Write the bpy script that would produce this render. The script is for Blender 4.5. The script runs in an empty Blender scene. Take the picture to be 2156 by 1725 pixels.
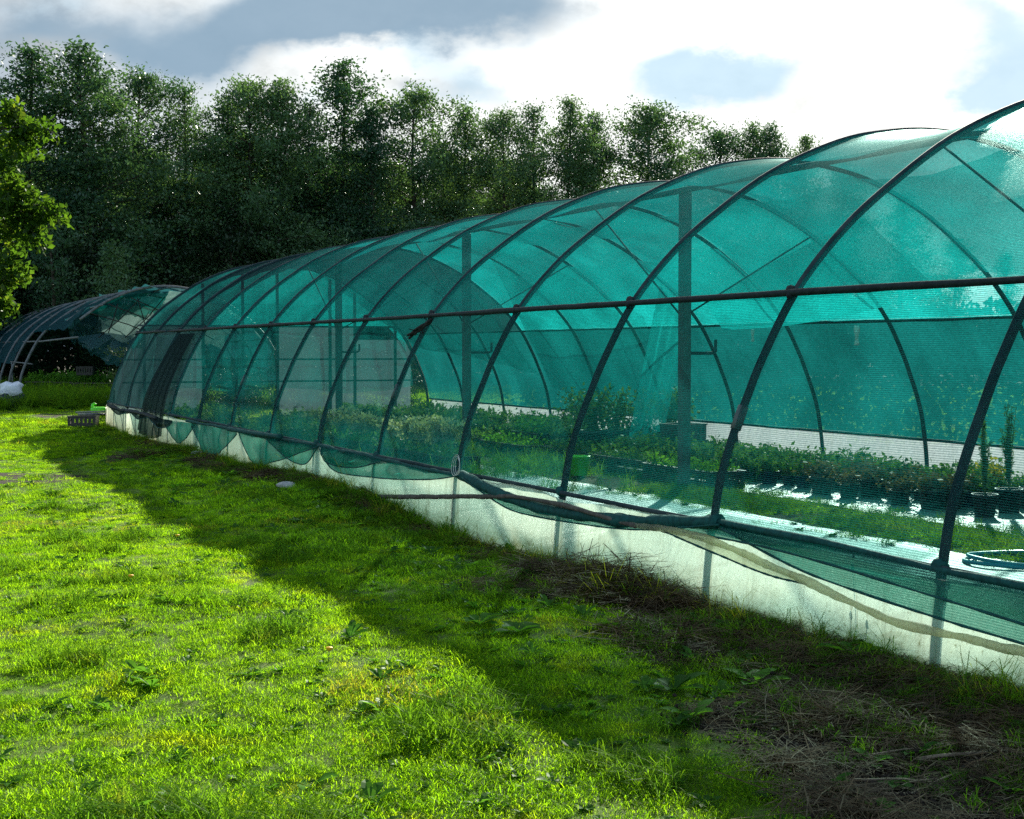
import bpy, math, random
import numpy as np
from mathutils import Vector

# ------------------------------------------------------------------ camera, sky, sun, exposure
S = bpy.context.scene
COL = S.collection
F, XV, YV = 3050.0, -318.0, 738.0           # focal length and tunnel vanishing point, in 2156-wide picture units
TH = math.atan(1396.0 / F)                  # tunnel axis to the left of the view
CT, ST = math.cos(TH), math.sin(TH)
HC = 1.65
SUN_EL, SUN_AZ = math.radians(24.8), math.radians(15.3)
cd = bpy.data.cameras.new("camera"); cam = bpy.data.objects.new("camera", cd); COL.objects.link(cam)
cd.sensor_width = 36; cd.lens = F * 36 / 2156; cd.clip_start = 0.05; cd.clip_end = 2000
cam.location = (0, 0, HC); cam.rotation_euler = (math.radians(90 - 2.33), 0, 0)
S.camera = cam
S.view_settings.view_transform = 'Standard'; S.view_settings.look = 'None'
S.view_settings.gamma = 1; S.view_settings.use_curve_mapping = False
EXPO = 1.65
S.view_settings.exposure = EXPO
cy = S.cycles
cy.max_bounces = 10; cy.diffuse_bounces = 3; cy.glossy_bounces = 2; cy.transmission_bounces = 6
cy.transparent_max_bounces = 24; cy.use_denoising = False
cy.sample_clamp_indirect = 4.0
cy.use_adaptive_sampling = True; cy.adaptive_threshold = 0.01
sd = bpy.data.lights.new("sun", 'SUN'); sun = bpy.data.objects.new("sun", sd); COL.objects.link(sun)
sd.energy = 5.0; sd.angle = math.radians(0.8); sd.color = (1.0, 0.93, 0.80)
sdir = Vector((math.sin(SUN_AZ) * math.cos(SUN_EL), math.cos(SUN_AZ) * math.cos(SUN_EL), math.sin(SUN_EL)))
sun.rotation_euler = (-sdir).to_track_quat('-Z', 'Y').to_euler()
sun.location = sdir * 60


class X:
    """socket wrapper: arithmetic builds Math nodes"""
    def __init__(s, nt, k): s.nt, s.k = nt, k
    def op(s, o, *a, clamp=False):
        n = s.nt.nodes.new('ShaderNodeMath'); n.operation = o; n.use_clamp = clamp
        for i, v in enumerate((s,) + a):
            if isinstance(v, X): s.nt.links.new(v.k, n.inputs[i])
            else: n.inputs[i].default_value = v
        return X(s.nt, n.outputs[0])
    def __add__(s, o): return s.op('ADD', o)
    __radd__ = __add__
    def __sub__(s, o): return s.op('SUBTRACT', o)
    def __rsub__(s, o): return (s * -1.0) + o
    def __mul__(s, o): return s.op('MULTIPLY', o)
    __rmul__ = __mul__
    def __truediv__(s, o): return s.op('DIVIDE', o)
    def pw(s, o): return s.op('POWER', o)
    def mx(s, o): return s.op('MAXIMUM', o)
    def mn(s, o): return s.op('MINIMUM', o)
    def ab(s): return s.op('ABSOLUTE')
    def cl(s): return s.op('ADD', 0.0, clamp=True)
    def sm(s, lo, hi):
        n = s.nt.nodes.new('ShaderNodeMapRange'); n.interpolation_type = 'SMOOTHSTEP'
        s.nt.links.new(s.k, n.inputs[0]); n.inputs[1].default_value = lo; n.inputs[2].default_value = hi
        return X(s.nt, n.outputs[0])


class NT:
    """small node-tree helper"""
    def __init__(s, nt): s.nt = nt
    def new(s, t, **kw):
        n = s.nt.nodes.new(t)
        for k, v in kw.items(): setattr(n, k, v)
        return n
    def put(s, sock, v):
        if isinstance(v, X): s.nt.links.new(v.k, sock)
        elif v is None: pass
        elif hasattr(v, 'is_output'): s.nt.links.new(v, sock)
        else:
            if hasattr(sock, 'default_value'):
                try: sock.default_value = v
                except Exception: sock.default_value = tuple(v) + (1,)
    def noise(s, vec=None, scale=5., detail=3., rough=.55, dist=0., out=0):
        n = s.new('ShaderNodeTexNoise'); s.put(n.inputs['Vector'], vec)
        n.inputs['Scale'].default_value = scale; n.inputs['Detail'].default_value = detail
        n.inputs['Roughness'].default_value = rough; n.inputs['Distortion'].default_value = dist
        return X(s.nt, n.outputs[0]) if out == 0 else n.outputs[1]
    def mix(s, f, a, b):
        n = s.new('ShaderNodeMix', data_type='RGBA'); s.put(n.inputs[0], f); s.put(n.inputs[6], a); s.put(n.inputs[7], b)
        return n.outputs[2]
    def comb(s, x, y, z):
        n = s.new('ShaderNodeCombineXYZ')
        for i, v in enumerate((x, y, z)): s.put(n.inputs[i], v)
        return n.outputs[0]
    def sep(s, v):
        n = s.new('ShaderNodeSeparateXYZ'); s.put(n.inputs[0], v)
        return [X(s.nt, o) for o in n.outputs]
    def tc(s, which): return s.new('ShaderNodeTexCoord').outputs[which]
    def geo(s, which='Position'): return s.new('ShaderNodeNewGeometry').outputs[which]
    def rnd(s): return X(s.nt, s.new('ShaderNodeObjectInfo').outputs['Random'])
    def attr(s, name): return X(s.nt, s.new('ShaderNodeAttribute', attribute_name=name).outputs['Fac'])
    def mixsh(s, f, a, b):
        n = s.new('ShaderNodeMixShader'); s.put(n.inputs[0], f); s.put(n.inputs[1], a); s.put(n.inputs[2], b)
        return n.outputs[0]
    def bsdf(s, t, **kw):
        n = s.new('ShaderNodeBsdf' + t)
        for k, v in kw.items(): s.put(n.inputs[k.replace('_', ' ')], v)
        return n.outputs[0]
    def bump(s, h, strength=.3, dist=.02):
        n = s.new('ShaderNodeBump'); s.put(n.inputs['Height'], h)
        n.inputs['Strength'].default_value = strength; n.inputs['Distance'].default_value = dist
        return n.outputs[0]


def make_world():
    w = bpy.data.worlds.new("World"); S.world = w; w.use_nodes = True
    nt = w.node_tree; nt.nodes.clear(); T = NT(nt)
    sky = T.new('ShaderNodeTexSky', sky_type='NISHITA', sun_disc=False)
    sky.sun_elevation = SUN_EL; sky.sun_rotation = SUN_AZ; sky.altitude = 50
    dx, dy, dz = T.sep(T.tc('Generated'))
    yy = dy.mx(0.25)
    U0, V0 = dx / yy * 3.05, dz / yy * 3.05
    p = T.comb(U0, V0 * 1.5, dy * .6)
    n1 = T.noise(p, 2.6, 5, .5); n2 = T.noise(T.comb(U0 + 7.3, V0 * 1.6, dy * .6), 2.2, 5, .5)
    n3 = T.noise(p, 7., 7, .62)
    U = U0 + (n1 - .5) * .38 + (n3 - .5) * .12; V = V0 + (n2 - .5) * .26 + (n3 - .5) * .10
    def blob(x, y, rx, ry):
        a = (U - (x - 1078) / 1000.) / (rx / 1000.); b = (V - (738 - y) / 1000.) / (ry / 1000.)
        return (a * a + b * b) * -1.0
    def bl(lst):
        tot = None
        for q in lst:
            e = X(nt, blob(*q[:4]).k).op('EXPONENT') if False else (blob(*q[:4])).op('MULTIPLY', 1.0)
            m = T.new('ShaderNodeMath', operation='POWER'); m.inputs[0].default_value = math.e; nt.links.new(e.k, m.inputs[1])
            e = X(nt, m.outputs[0]) * q[4]
            tot = e if tot is None else tot + e
        return tot
    grey = bl([(880, 30, 330, 95, 1.1), (520, 60, 260, 90, .95), (230, 105, 260, 50, .5), (60, 40, 90, 60, .35), (430, 190, 260, 45, .25), (60, 60, 200, 40, .3), (1010, 60, 220, 60, .5), (1000, 205, 120, 30, .35), (850, 215, 90, 40, .5)])
    blue = bl([(1500, 185, 170, 75, 1.1), (1440, 130, 60, 45, .4), (2130, 150, 130, 120, 1.0), (2020, 30, 110, 50, .5), (120, 20, 130, 40, .5), (880, 130, 110, 60, .55), (1040, 200, 110, 60, .6), (640, 215, 90, 40, .4)])
    white = bl([(700, 150, 150, 55, .9), (60, 170, 60, 40, .3)])
    grey = (grey - white * .9 + (n1 - .5) * .45 + (n3 - .5) * .34).sm(.12, 1.0)
    blue = (blue + (n3 - .5) * .55 + (n1 - .5) * .3).sm(.22, .85)
    d = dx * sdir.x + dy * sdir.y + dz * sdir.z
    glow = d.sm(.73, .975)
    k = 1.0 / (2 ** EXPO)
    cw = T.new('ShaderNodeMix', data_type='RGBA'); T.put(cw.inputs[0], glow)
    cw.inputs[6].default_value = (.20 * k, .28 * k, .36 * k, 1); cw.inputs[7].default_value = (1.32 * k, 1.27 * k, 1.18 * k, 1)
    tex = T.new('ShaderNodeMix', data_type='RGBA', blend_type='MULTIPLY'); tex.inputs[0].default_value = 1
    nt.links.new(cw.outputs[2], tex.inputs[6]); lum = (n3 * .75 + n2 * .35).sm(.30, .72) * .46 + .74
    T.put(tex.inputs[7], T.comb(lum * .95, lum, lum * 1.045))
    c = T.mix(blue * .85, tex.outputs[2], (.56 * k, .79 * k, .95 * k, 1))
    c = T.mix(grey * .92, c, (.26 * k, .40 * k, .535 * k, 1))
    # away from the sun: plain sky with thin broken cloud
    away = d.sm(.30, .62)
    cl = n2.sm(.42, .62)
    m1 = T.new('ShaderNodeMix', data_type='RGBA', blend_type='MULTIPLY'); m1.inputs[0].default_value = 1
    nt.links.new(sky.outputs[0], m1.inputs[6]); m1.inputs[7].default_value = (.085, .085, .085, 1)
    back = T.mix(cl * .55, m1.outputs[2], (.25, .265, .28, 1))
    fin = T.mix(away, back, c)
    bg = T.new('ShaderNodeBackground'); nt.links.new(fin, bg.inputs[0]); bg.inputs[1].default_value = 1.0
    out = T.new('ShaderNodeOutputWorld'); nt.links.new(bg.outputs[0], out.inputs[0])


make_world()

# ------------------------------------------------------------------ materials
def mat(name):
    m = bpy.data.materials.new(name); m.use_nodes = True
    m.node_tree.nodes.clear(); T = NT(m.node_tree)
    o = T.new('ShaderNodeOutputMaterial')
    return m, T, (lambda s: T.put(o.inputs[0], s)), o


def simple(name, c1, c2, scale=8., rough=.6, spec=.3, metal=0., bump=.0, coord='Object'):
    m, T, out, _ = mat(name)
    n = T.noise(T.tc(coord), scale, 4, .6)
    col = T.mix(n.sm(.3, .7), c1 + (1,), c2 + (1,))
    kw = dict(Base_Color=col, Roughness=rough, Metallic=metal)
    if bump: kw['Normal'] = T.bump(n, bump, .01)
    b = T.new('ShaderNodeBsdfPrincipled')
    for k, v in kw.items(): T.put(b.inputs[k.replace('_', ' ')], v)
    b.inputs['Specular IOR Level'].default_value = spec
    out(b.outputs[0]); return m


def net_mat(name, dcol, tcol, opening, tint, pitch=.013, trans=.62):
    """knitted shade cloth: open holes plus light-passing threads, denser at a grazing angle"""
    m, T, out, _ = mat(name)
    u, v, _z = T.sep(T.tc('UV'))
    st = ((v / pitch).op('FRACT') - .5).ab() * 2.0           # 0..1..0 across one knitted row
    rows = st.sm(.35, .75)
    weave = T.noise(T.comb(u * 38, v * 130, 0.0), 1., 2, .6)
    blot = T.noise(T.comb(u, v, 0.3), .9, 4, .6)
    fol = T.noise(T.comb(u * .7, v * .18, 0.3), 2.2, 3, .55)
    lw = T.new('ShaderNodeLayerWeight'); lw.inputs[0].default_value = .5
    face = X(m.node_tree, lw.outputs['Facing'])              # 0 facing .. 1 grazing
    spark = T.noise(T.comb(u * 55, v * 75, 1.7), 1., 1, .5).sm(.66, .80)
    op = (rows * .56 + .66) * (weave * 1.3 + .35) * (blot * .5 + .75) * (fol * .4 + .8) * (spark * .7 + 1.0) * opening
    op = op * (1.0 - face.pw(2.6) * .93)
    op = op.cl()
    gr = T.noise(T.comb(u * 24, v * 46, 4.4), 1., 3, .7)
    c1 = T.mix((weave * .5 + gr * .5).sm(.35, .65), dcol + (1,), tuple(min(1, c * 1.5) for c in dcol) + (1,))
    c2 = T.mix((blot * .45 + gr * .35 + fol * .2).sm(.34, .64), tuple(min(1, c * 1.25) for c in tcol) + (1,), tuple(min(1, c * .6) for c in tcol) + (1,))
    nb = T.bump(weave, .5, .004)
    df = T.bsdf('Diffuse', Color=c1, Normal=nb); tl = T.bsdf('Translucent', Color=c2, Normal=nb)
    gl = T.bsdf('Glossy', Color=(.5, .75, .72, 1), Roughness=.35, Normal=nb)
    th = T.mixsh(.030, T.mixsh(trans, df, tl), gl)
    out(T.mixsh(op, th, T.bsdf('Transparent', Color=tint + (1,))))
    return m


M = {}
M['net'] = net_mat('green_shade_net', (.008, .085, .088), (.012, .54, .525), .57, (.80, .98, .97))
M['net_side'] = net_mat('green_side_net', (.005, .040, .040), (.006, .18, .172), .84, (.84, .98, .97))  # threads darker than the roof net: dim light put into their colour
M['net_far'] = net_mat('green_far_net', (.004, .050, .052), (.006, .145, .145), .34, (.72, .96, .96))  # thread colour lowered to paint in the shade of the far side
M['net_skirt'] = net_mat('loose_skirt_net', (.003, .070, .060), (.004, .26, .22), .30, (.66, .97, .92))
M['net_dark'] = net_mat('dark_shade_net', (.014, .042, .046), (.011, .070, .072), .36, (.70, .88, .88))
M['net_ruin'] = net_mat('ruin_net', (.020, .075, .088), (.014, .080, .088), .20, (.75, .9, .9))
M['net_black'] = net_mat('black_shade_net', (.006, .014, .013), (.006, .02, .018), .16, (.8, .9, .9))
M['net_roll'] = simple('rolled_net', (.004, .045, .040), (.008, .085, .075), 25, .75, .2, bump=.6)
M['tube_dark'] = simple('dark_tube', (.012, .030, .034), (.040, .062, .066), 5, .75, .12, bump=.35)
M['wrap'] = simple('black_wrap', (.005, .012, .014), (.013, .024, .026), 20, .65, .2, bump=.5)
M['post'] = simple('grey_green_post', (.05, .08, .075), (.09, .12, .11), 10, .6, .3, bump=.2)
M['old_steel'] = simple('old_steel', (.06, .075, .075), (.14, .15, .15), 9, .5, .4, bump=.2)
M['black_plastic'] = simple('black_plastic', (.010, .011, .012), (.022, .023, .024), 9, .45, .4)
M['pot'] = simple('dark_blue_pot', (.006, .016, .045), (.012, .03, .075), 6, .4, .4)
M['pot_black'] = simple('black_pot', (.008, .014, .016), (.018, .028, .03), 6, .4, .4)
M['pot_soil'] = simple('pot_soil', (.02, .014, .01), (.05, .035, .025), 40, .95, .1, bump=.8)
M['soil_crumb'] = simple('soil_crumb', (.010, .007, .005), (.055, .045, .036), 30, .95, .1, bump=.6)
M['bark'] = simple('tree_bark', (.025, .020, .015), (.075, .065, .05), 6, .9, .15, bump=.8)
M['stick'] = simple('dry_stick', (.11, .085, .055), (.26, .21, .14), 18, .8, .2, bump=.4)
M['twig_dark'] = simple('dark_twig', (.012, .012, .012), (.03, .028, .025), 30, .8, .2, bump=.5)
M['rock'] = simple('pale_stone', (.30, .31, .31), (.5, .5, .48), 14, .85, .2, bump=.6)
M['lime'] = simple('lime_plastic', (.10, .62, .01), (.13, .70, .02), 4, .35, .5)
M['yellow'] = simple('yellow_plastic', (.38, .45, .02), (.48, .55, .03), 4, .4, .5)
M['hose'] = simple('blue_hose', (.01, .16, .22), (.015, .21, .28), 9, .35, .5)
M['white_bag'] = simple('white_sack', (.55, .6, .66), (.75, .78, .82), 9, .5, .3, bump=.4)
M['blue_bag'] = simple('blue_sack', (.008, .012, .03), (.015, .025, .07), 9, .45, .3, bump=.4)
M['string'] = simple('white_string', (.55, .55, .5), (.7, .7, .65), 9, .7, .2)
M['timber'] = simple('weathered_timber', (.06, .055, .045), (.12, .11, .09), 12, .85, .15, bump=.4)
M['petal'] = simple('yellow_petal', (.55, .28, .01), (.65, .38, .01), 60, .6, .2)
M['seed_head'] = simple('dark_seed_head', (.02, .016, .012), (.05, .04, .028), 60, .9, .1, bump=.5)
M['stem'] = simple('weed_stem', (.05, .09, .02), (.09, .13, .04), 20, .6, .3)


def film_mat(name, col, dirt, transp=.16, transl=.72):
    m, T, out, _ = mat(name)
    pos = T.tc('Object')
    x, y, z = T.sep(pos)
    n = T.noise(T.comb(x, y * 1.2, z * 2.5), 3.2, 5, .62); n2 = T.noise(pos, 46, 2, .5)
    drip = T.noise(T.comb(x * 2, y * 5.5, z * .5), 2.2, 3, .6)
    low = (1.0 - z.sm(0.0, .34)) * (n * 1.25 - .05)            # mud splash with its own ragged edge
    d = (low * .95 + n2.sm(.63, .72) * .40 + drip.sm(.52, .76) * .30 + n.sm(.54, .75) * .14).cl()
    c = T.mix(d, col + (1,), dirt + (1,))
    nb = T.bump(T.noise(T.comb(x, y * 1.0, z * .35), 5., 4, .6) + T.noise(T.comb(x, y * 3.0 + z * 2.0, z * .6), 6., 3, .6) * .3, .35, .04)
    a = T.bsdf('Translucent', Color=c, Normal=nb)
    b = T.new('ShaderNodeBsdfPrincipled'); T.put(b.inputs['Base Color'], c); b.inputs['Roughness'].default_value = .35
    T.put(b.inputs['Normal'], nb)
    sh = T.mixsh(transl, b.outputs[0], a)
    out(T.mixsh((1.0 - d * .8) * transp, sh, T.bsdf('Transparent', Color=(.93, 1, .95, 1))))
    return m


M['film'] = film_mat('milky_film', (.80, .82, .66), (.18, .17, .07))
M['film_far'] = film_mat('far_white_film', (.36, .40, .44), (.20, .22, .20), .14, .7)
M['film_dull'] = film_mat('weathered_gable_film', (.15, .22, .25), (.08, .11, .10), .38, .40)
M['film_roll'] = film_mat('dirty_rolled_film', (.70, .70, .50), (.30, .24, .12), .24, .80)
M['film_torn'] = film_mat('torn_plastic_film', (.46, .62, .58), (.12, .19, .17), .2, .65)


def leaf_mat(name, c1, c2, c3=None, tr=.5, gloss=.35, scale=.35, tcol=1.6, rough=.42):
    """thin leaves: colour varies by plant and by clump, light passes through"""
    m, T, out, _ = mat(name)
    n = T.noise(T.geo(), scale, 3, .6); n2 = T.noise(T.geo(), scale * 14, 2, .6)
    f = (n * .9 + T.rnd() * .5 - .2 + (n2 - .5) * .7).sm(.2, .85)
    col = T.mix(f, c1 + (1,), c2 + (1,))
    if c3:
        col = T.mix(T.noise(T.geo(), scale * 2.3, 3, .6).sm(.55, .72) * .8, col, c3 + (1,))
    hs = T.new('ShaderNodeMix', data_type='RGBA', blend_type='MULTIPLY'); hs.inputs[0].default_value = 1
    m.node_tree.links.new(col, hs.inputs[6]); hs.inputs[7].default_value = (tcol * 1.12, tcol, tcol * .45, 1)
    df = T.mixsh(gloss * .12, T.bsdf('Diffuse', Color=col), T.bsdf('Glossy', Color=(.9, .95, .9, 1), Roughness=rough))
    out(T.mixsh(tr, df, T.bsdf('Translucent', Color=hs.outputs[2])))
    return m


M['leaf_tree'] = leaf_mat('alder_leaf', (.030, .088, .044), (.074, .158, .066), None, .36, .3, .3, 1.15, .3)  # leaf colour lifted to stand in for haze over the wood
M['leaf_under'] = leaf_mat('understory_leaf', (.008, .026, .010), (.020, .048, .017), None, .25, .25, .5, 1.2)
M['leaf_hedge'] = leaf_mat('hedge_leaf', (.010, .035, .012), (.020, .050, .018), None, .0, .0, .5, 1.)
M['leaf_near'] = leaf_mat('near_tree_leaf', (.022, .060, .008), (.060, .125, .012), (.10, .13, .012), .5, .15, 2.2, 2.1, .3)
M['leaf_grey'] = leaf_mat('grey_shrub_leaf', (.09, .10, .06), (.15, .16, .09), None, .4, .3, .8, 1.2)
M['leaf_pot'] = leaf_mat('pot_plant_leaf', (.035, .10, .025), (.08, .17, .04), (.14, .17, .05), .45, .4, 2.5, 1.7)
M['leaf_bright'] = leaf_mat('fresh_leaf', (.05, .15, .02), (.09, .23, .03), None, .5, .08, 2.5, 1.8)
M['leaf_pale'] = leaf_mat('pale_leaf', (.22, .30, .20), (.40, .46, .36), (.1, .2, .05), .45, .4, 6, 1.2)
M['leaf_red'] = leaf_mat('reddish_leaf', (.10, .085, .05), (.17, .13, .08), (.07, .13, .04), .4, .4, 4, 1.2)
M['leaf_yellow'] = leaf_mat('yellow_leaf', (.28, .24, .03), (.40, .30, .04), None, .5, .4, 3, 1.3)
M['blade'] = leaf_mat('lawn_blade', (.072, .175, .005), (.135, .255, .008), (.20, .265, .010), .66, .10, .8, 2.5, .4)
M['blade_long'] = leaf_mat('long_blade', (.045, .125, .010), (.085, .19, .010), (.14, .18, .02), .55, .05, 1.1, 2.0, .42)
M['blade_dry'] = leaf_mat('dry_blade', (.16, .20, .014), (.22, .24, .03), (.12, .20, .010), .58, .1, 1.5, 2.0, .5)
M['straw'] = leaf_mat('straw', (.028, .018, .009), (.10, .066, .030), (.022, .012, .006), .12, .2, 3., 1.1, .6)
M['weed'] = leaf_mat('weed_leaf', (.028, .095, .014), (.055, .15, .018), None, .5, .14, 2., 2.0, .42)


def ground_mat():
    m, T, out, _ = mat('lawn_soil')
    P = T.geo(); a = T.attr('dirt')
    n = T.noise(P, 2.2, 5, .65); n2 = T.noise(P, 26, 4, .7); n3 = T.noise(P, .7, 3, .6); n4 = T.noise(P, 95, 3, .7)
    turf = T.mix(n2.sm(.35, .7), (.045, .105, .005, 1), (.085, .135, .010, 1))
    turf = T.mix(n.sm(.55, .75) * .6, turf, (.11, .12, .02, 1))
    soil = T.mix(n2.sm(.3, .72), (.009, .0065, .0045, 1), (.034, .025, .017, 1))
    soil = T.mix(n.sm(.60, .72) * n4.sm(.3, .6) * .75, soil, (.20, .195, .19, 1))      # ashy grey patches
    c = T.mix((a + (n - .5) * .3 + (n2 - .5) * .35).sm(.3, .7), turf, soil)
    b = T.new('ShaderNodeBsdfPrincipled'); T.put(b.inputs['Base Color'], c); b.inputs['Roughness'].default_value = .95
    b.inputs['Specular IOR Level'].default_value = .15
    T.put(b.inputs['Normal'], T.bump(n2 * .7 + n4 * .5 + n * .6, 1.0, .035))
    out(b.outputs[0]); return m


M['ground'] = ground_mat()


def cloth_mat():
    m, T, out, _ = mat('white_ground_cloth')
    P = T.geo(); n = T.noise(P, 1.6, 5, .65); n2 = T.noise(P, 14, 4, .7); n3 = T.noise(P, 60, 3, .7)
    c = T.mix((n * .8 + n2 * .5).sm(.52, .86), (.20, .215, .215, 1), (.05, .06, .035, 1))
    c = T.mix(n3.sm(.6, .75) * .5, c, (.06, .07, .04, 1))
    b = T.new('ShaderNodeBsdfPrincipled'); T.put(b.inputs['Base Color'], c); b.inputs['Roughness'].default_value = .42
    b.inputs['Specular IOR Level'].default_value = .5
    T.put(b.inputs['Normal'], T.bump(n2 + n3 * .5, .8, .02))
    out(b.outputs[0]); return m


M['cloth'] = cloth_mat()

# ------------------------------------------------------------------ mesh helpers
class MB:
    def __init__(s): s.v, s.f, s.uv, s.n = [], [], [], 0
    def add(s, v, f, uv=None):
        v = np.asarray(v, float).reshape(-1, 3)
        for q in f: s.f.append(tuple(int(i) + s.n for i in q))
        s.v.append(v); s.uv.append(np.zeros((len(v), 2)) if uv is None else np.asarray(uv, float).reshape(-1, 2)); s.n += len(v)
        return s
    def tube(s, pts, r, k=8, caps=True):
        P = np.asarray(pts, float); n = len(P)
        R = np.full(n, r) if np.isscalar(r) else np.asarray(r, float)
        tg = np.gradient(P, axis=0); tg /= (np.linalg.norm(tg, axis=1, keepdims=True) + 1e-12)
        up = np.array([0, 0, 1.]) if abs(tg[0][2]) < .9 else np.array([1., 0, 0])
        a = np.cross(up, tg[0]); a /= np.linalg.norm(a)
        V = []
        for i in range(n):
            a = a - tg[i] * np.dot(a, tg[i]); a /= (np.linalg.norm(a) + 1e-12); b = np.cross(tg[i], a)
            for j in range(k):
                w = 2 * math.pi * j / k
                V.append(P[i] + R[i] * (math.cos(w) * a + math.sin(w) * b))
        Fc = [(i * k + j, i * k + (j + 1) % k, (i + 1) * k + (j + 1) % k, (i + 1) * k + j) for i in range(n - 1) for j in range(k)]
        if caps: Fc += [tuple(range(k - 1, -1, -1)), tuple((n - 1) * k + j for j in range(k))]
        return s.add(V, Fc)
    def box(s, c, d, rz=0., bev=0.):
        hx, hy, hz = d[0] / 2, d[1] / 2, d[2] / 2
        e = min(bev, hx * .9, hy * .9, hz * .9)
        V, Fc = [], []
        if e <= 0:
            V = [(x, y, z) for z in (-hz, hz) for x, y in ((-hx, -hy), (hx, -hy), (hx, hy), (-hx, hy))]
            Fc = [(3, 2, 1, 0), (4, 5, 6, 7), (0, 1, 5, 4), (1, 2, 6, 5), (2, 3, 7, 6), (3, 0, 4, 7)]
        else:
            def ring(ix, iy, z):
                return [(-ix + e, -iy, z), (ix - e, -iy, z), (ix, -iy + e, z), (ix, iy - e, z), (ix - e, iy, z), (-ix + e, iy, z), (-ix, iy - e, z), (-ix, -iy + e, z)]
            V = ring(hx - e, hy - e, -hz) if False else [(x * (hx - e) / hx, y * (hy - e) / hy, -hz) for x, y, _ in ring(hx, hy, 0)]
            V += ring(hx, hy, -hz + e) + ring(hx, hy, hz - e) + [(x * (hx - e) / hx, y * (hy - e) / hy, hz) for x, y, _ in ring(hx, hy, 0)]
            Fc = [tuple(range(7, -1, -1)), tuple(range(24, 32))]
            for q in range(3): Fc += [(q * 8 + j, q * 8 + (j + 1) % 8, q * 8 + 8 + (j + 1) % 8, q * 8 + 8 + j) for j in range(8)]
        V = np.array(V, float); ca, sa = math.cos(rz), math.sin(rz)
        V = np.c_[V[:, 0] * ca - V[:, 1] * sa, V[:, 0] * sa + V[:, 1] * ca, V[:, 2]] + np.asarray(c, float)
        return s.add(V, Fc)
    def grid(s, P, uv=None, wrap=False):
        P = np.asarray(P, float); a, b = P.shape[:2]
        Fc = [(i * b + j, i * b + j + 1, (i + 1) * b + j + 1, (i + 1) * b + j) for i in range(a - 1) for j in range(b - 1)]
        return s.add(P.reshape(-1, 3), Fc, None if uv is None else np.asarray(uv).reshape(-1, 2))
    def lathe(s, prof, c=(0, 0, 0), k=16, ax=1., ay=1.):
        V = [(c[0] + r * ax * math.cos(2 * math.pi * j / k), c[1] + r * ay * math.sin(2 * math.pi * j / k), c[2] + z) for r, z in prof for j in range(k)]
        n = len(prof)
        Fc = [(i * k + j, i * k + (j + 1) % k, (i + 1) * k + (j + 1) % k, (i + 1) * k + j) for i in range(n - 1) for j in range(k)]
        return s.add(V, Fc)
    def mesh(s, name, m, smooth=True):
        me = bpy.data.meshes.new(name)
        V = np.concatenate(s.v) if s.v else np.zeros((0, 3))
        me.from_pydata(V.tolist(), [], s.f)
        uvl = me.uv_layers.new(name='UVMap'); UV = np.concatenate(s.uv)
        idx = np.zeros(len(me.loops), np.int32); me.loops.foreach_get('vertex_index', idx)
        uvl.data.foreach_set('uv', UV[idx].astype(np.float32).ravel())
        me.materials.append(m)
        if smooth: me.polygons.foreach_set('use_smooth', np.ones(len(me.polygons), bool))
        return me
    def build(s, name, m, parent=None, smooth=True):
        return link(name, s.mesh(name, m, smooth), parent)


def link(name, me, parent=None):
    o = bpy.data.objects.new(name, me); COL.objects.link(o)
    if parent is not None: o.parent = parent
    return o


def quads_mesh(name, V, m, smooth=False, k=4):
    """V: (n,k,3) polygons"""
    n = len(V); me = bpy.data.meshes.new(name)
    me.vertices.add(n * k); me.vertices.foreach_set('co', np.ascontiguousarray(V, np.float32).ravel())
    me.loops.add(n * k); me.loops.foreach_set('vertex_index', np.arange(n * k, dtype=np.int32))
    me.polygons.add(n); me.polygons.foreach_set('loop_start', np.arange(0, n * k, k, dtype=np.int32))
    me.materials.append(m); me.update(calc_edges=True); me.validate()
    return me


def thing(name, label, cat, loc=(0, 0, 0), rz=0., group=None):
    o = bpy.data.objects.new(name, None); COL.objects.link(o)
    o.empty_display_size = .2
    o.location = loc; o.rotation_euler = (0, 0, rz)
    return tag(o, label, cat, group)


def tag(o, label, cat, group=None):
    o['label'] = label; o['category'] = cat
    if group: o['group'] = group
    return o


def struct(o, kind='structure'):
    o['kind'] = kind; return o


def dup(root, loc, rz, label=None, group=None, scale=None):
    r = root.copy(); COL.objects.link(r); r.location = loc; r.rotation_euler = (0, 0, rz)
    if label: r['label'] = label
    if group: r['group'] = group
    if scale is not None: r.scale = scale
    for ch in list(root.children):
        c = ch.copy(); COL.objects.link(c); c.parent = r
        for g in list(ch.children):
            d = g.copy(); COL.objects.link(d); d.parent = c
    return r


def catmull(pts, per=8):
    P = np.asarray(pts, float); Q = np.vstack([2 * P[0] - P[1], P, 2 * P[-1] - P[-2]]); out = []
    for i in range(1, len(Q) - 2):
        for k in range(per):
            t = k / per
            out.append(.5 * ((2 * Q[i]) + (-Q[i - 1] + Q[i + 1]) * t + (2 * Q[i - 1] - 5 * Q[i] + 4 * Q[i + 1] - Q[i + 2]) * t * t + (-Q[i - 1] + 3 * Q[i] - 3 * Q[i + 1] + Q[i + 2]) * t ** 3))
    out.append(P[-1]); return np.array(out)


def resample(P, n):
    P = np.asarray(P, float); d = np.r_[0, np.cumsum(np.linalg.norm(np.diff(P, axis=0), axis=1))]
    s = np.linspace(0, d[-1], n); return np.stack([np.interp(s, d, P[:, i]) for i in range(P.shape[1])], 1)


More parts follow.
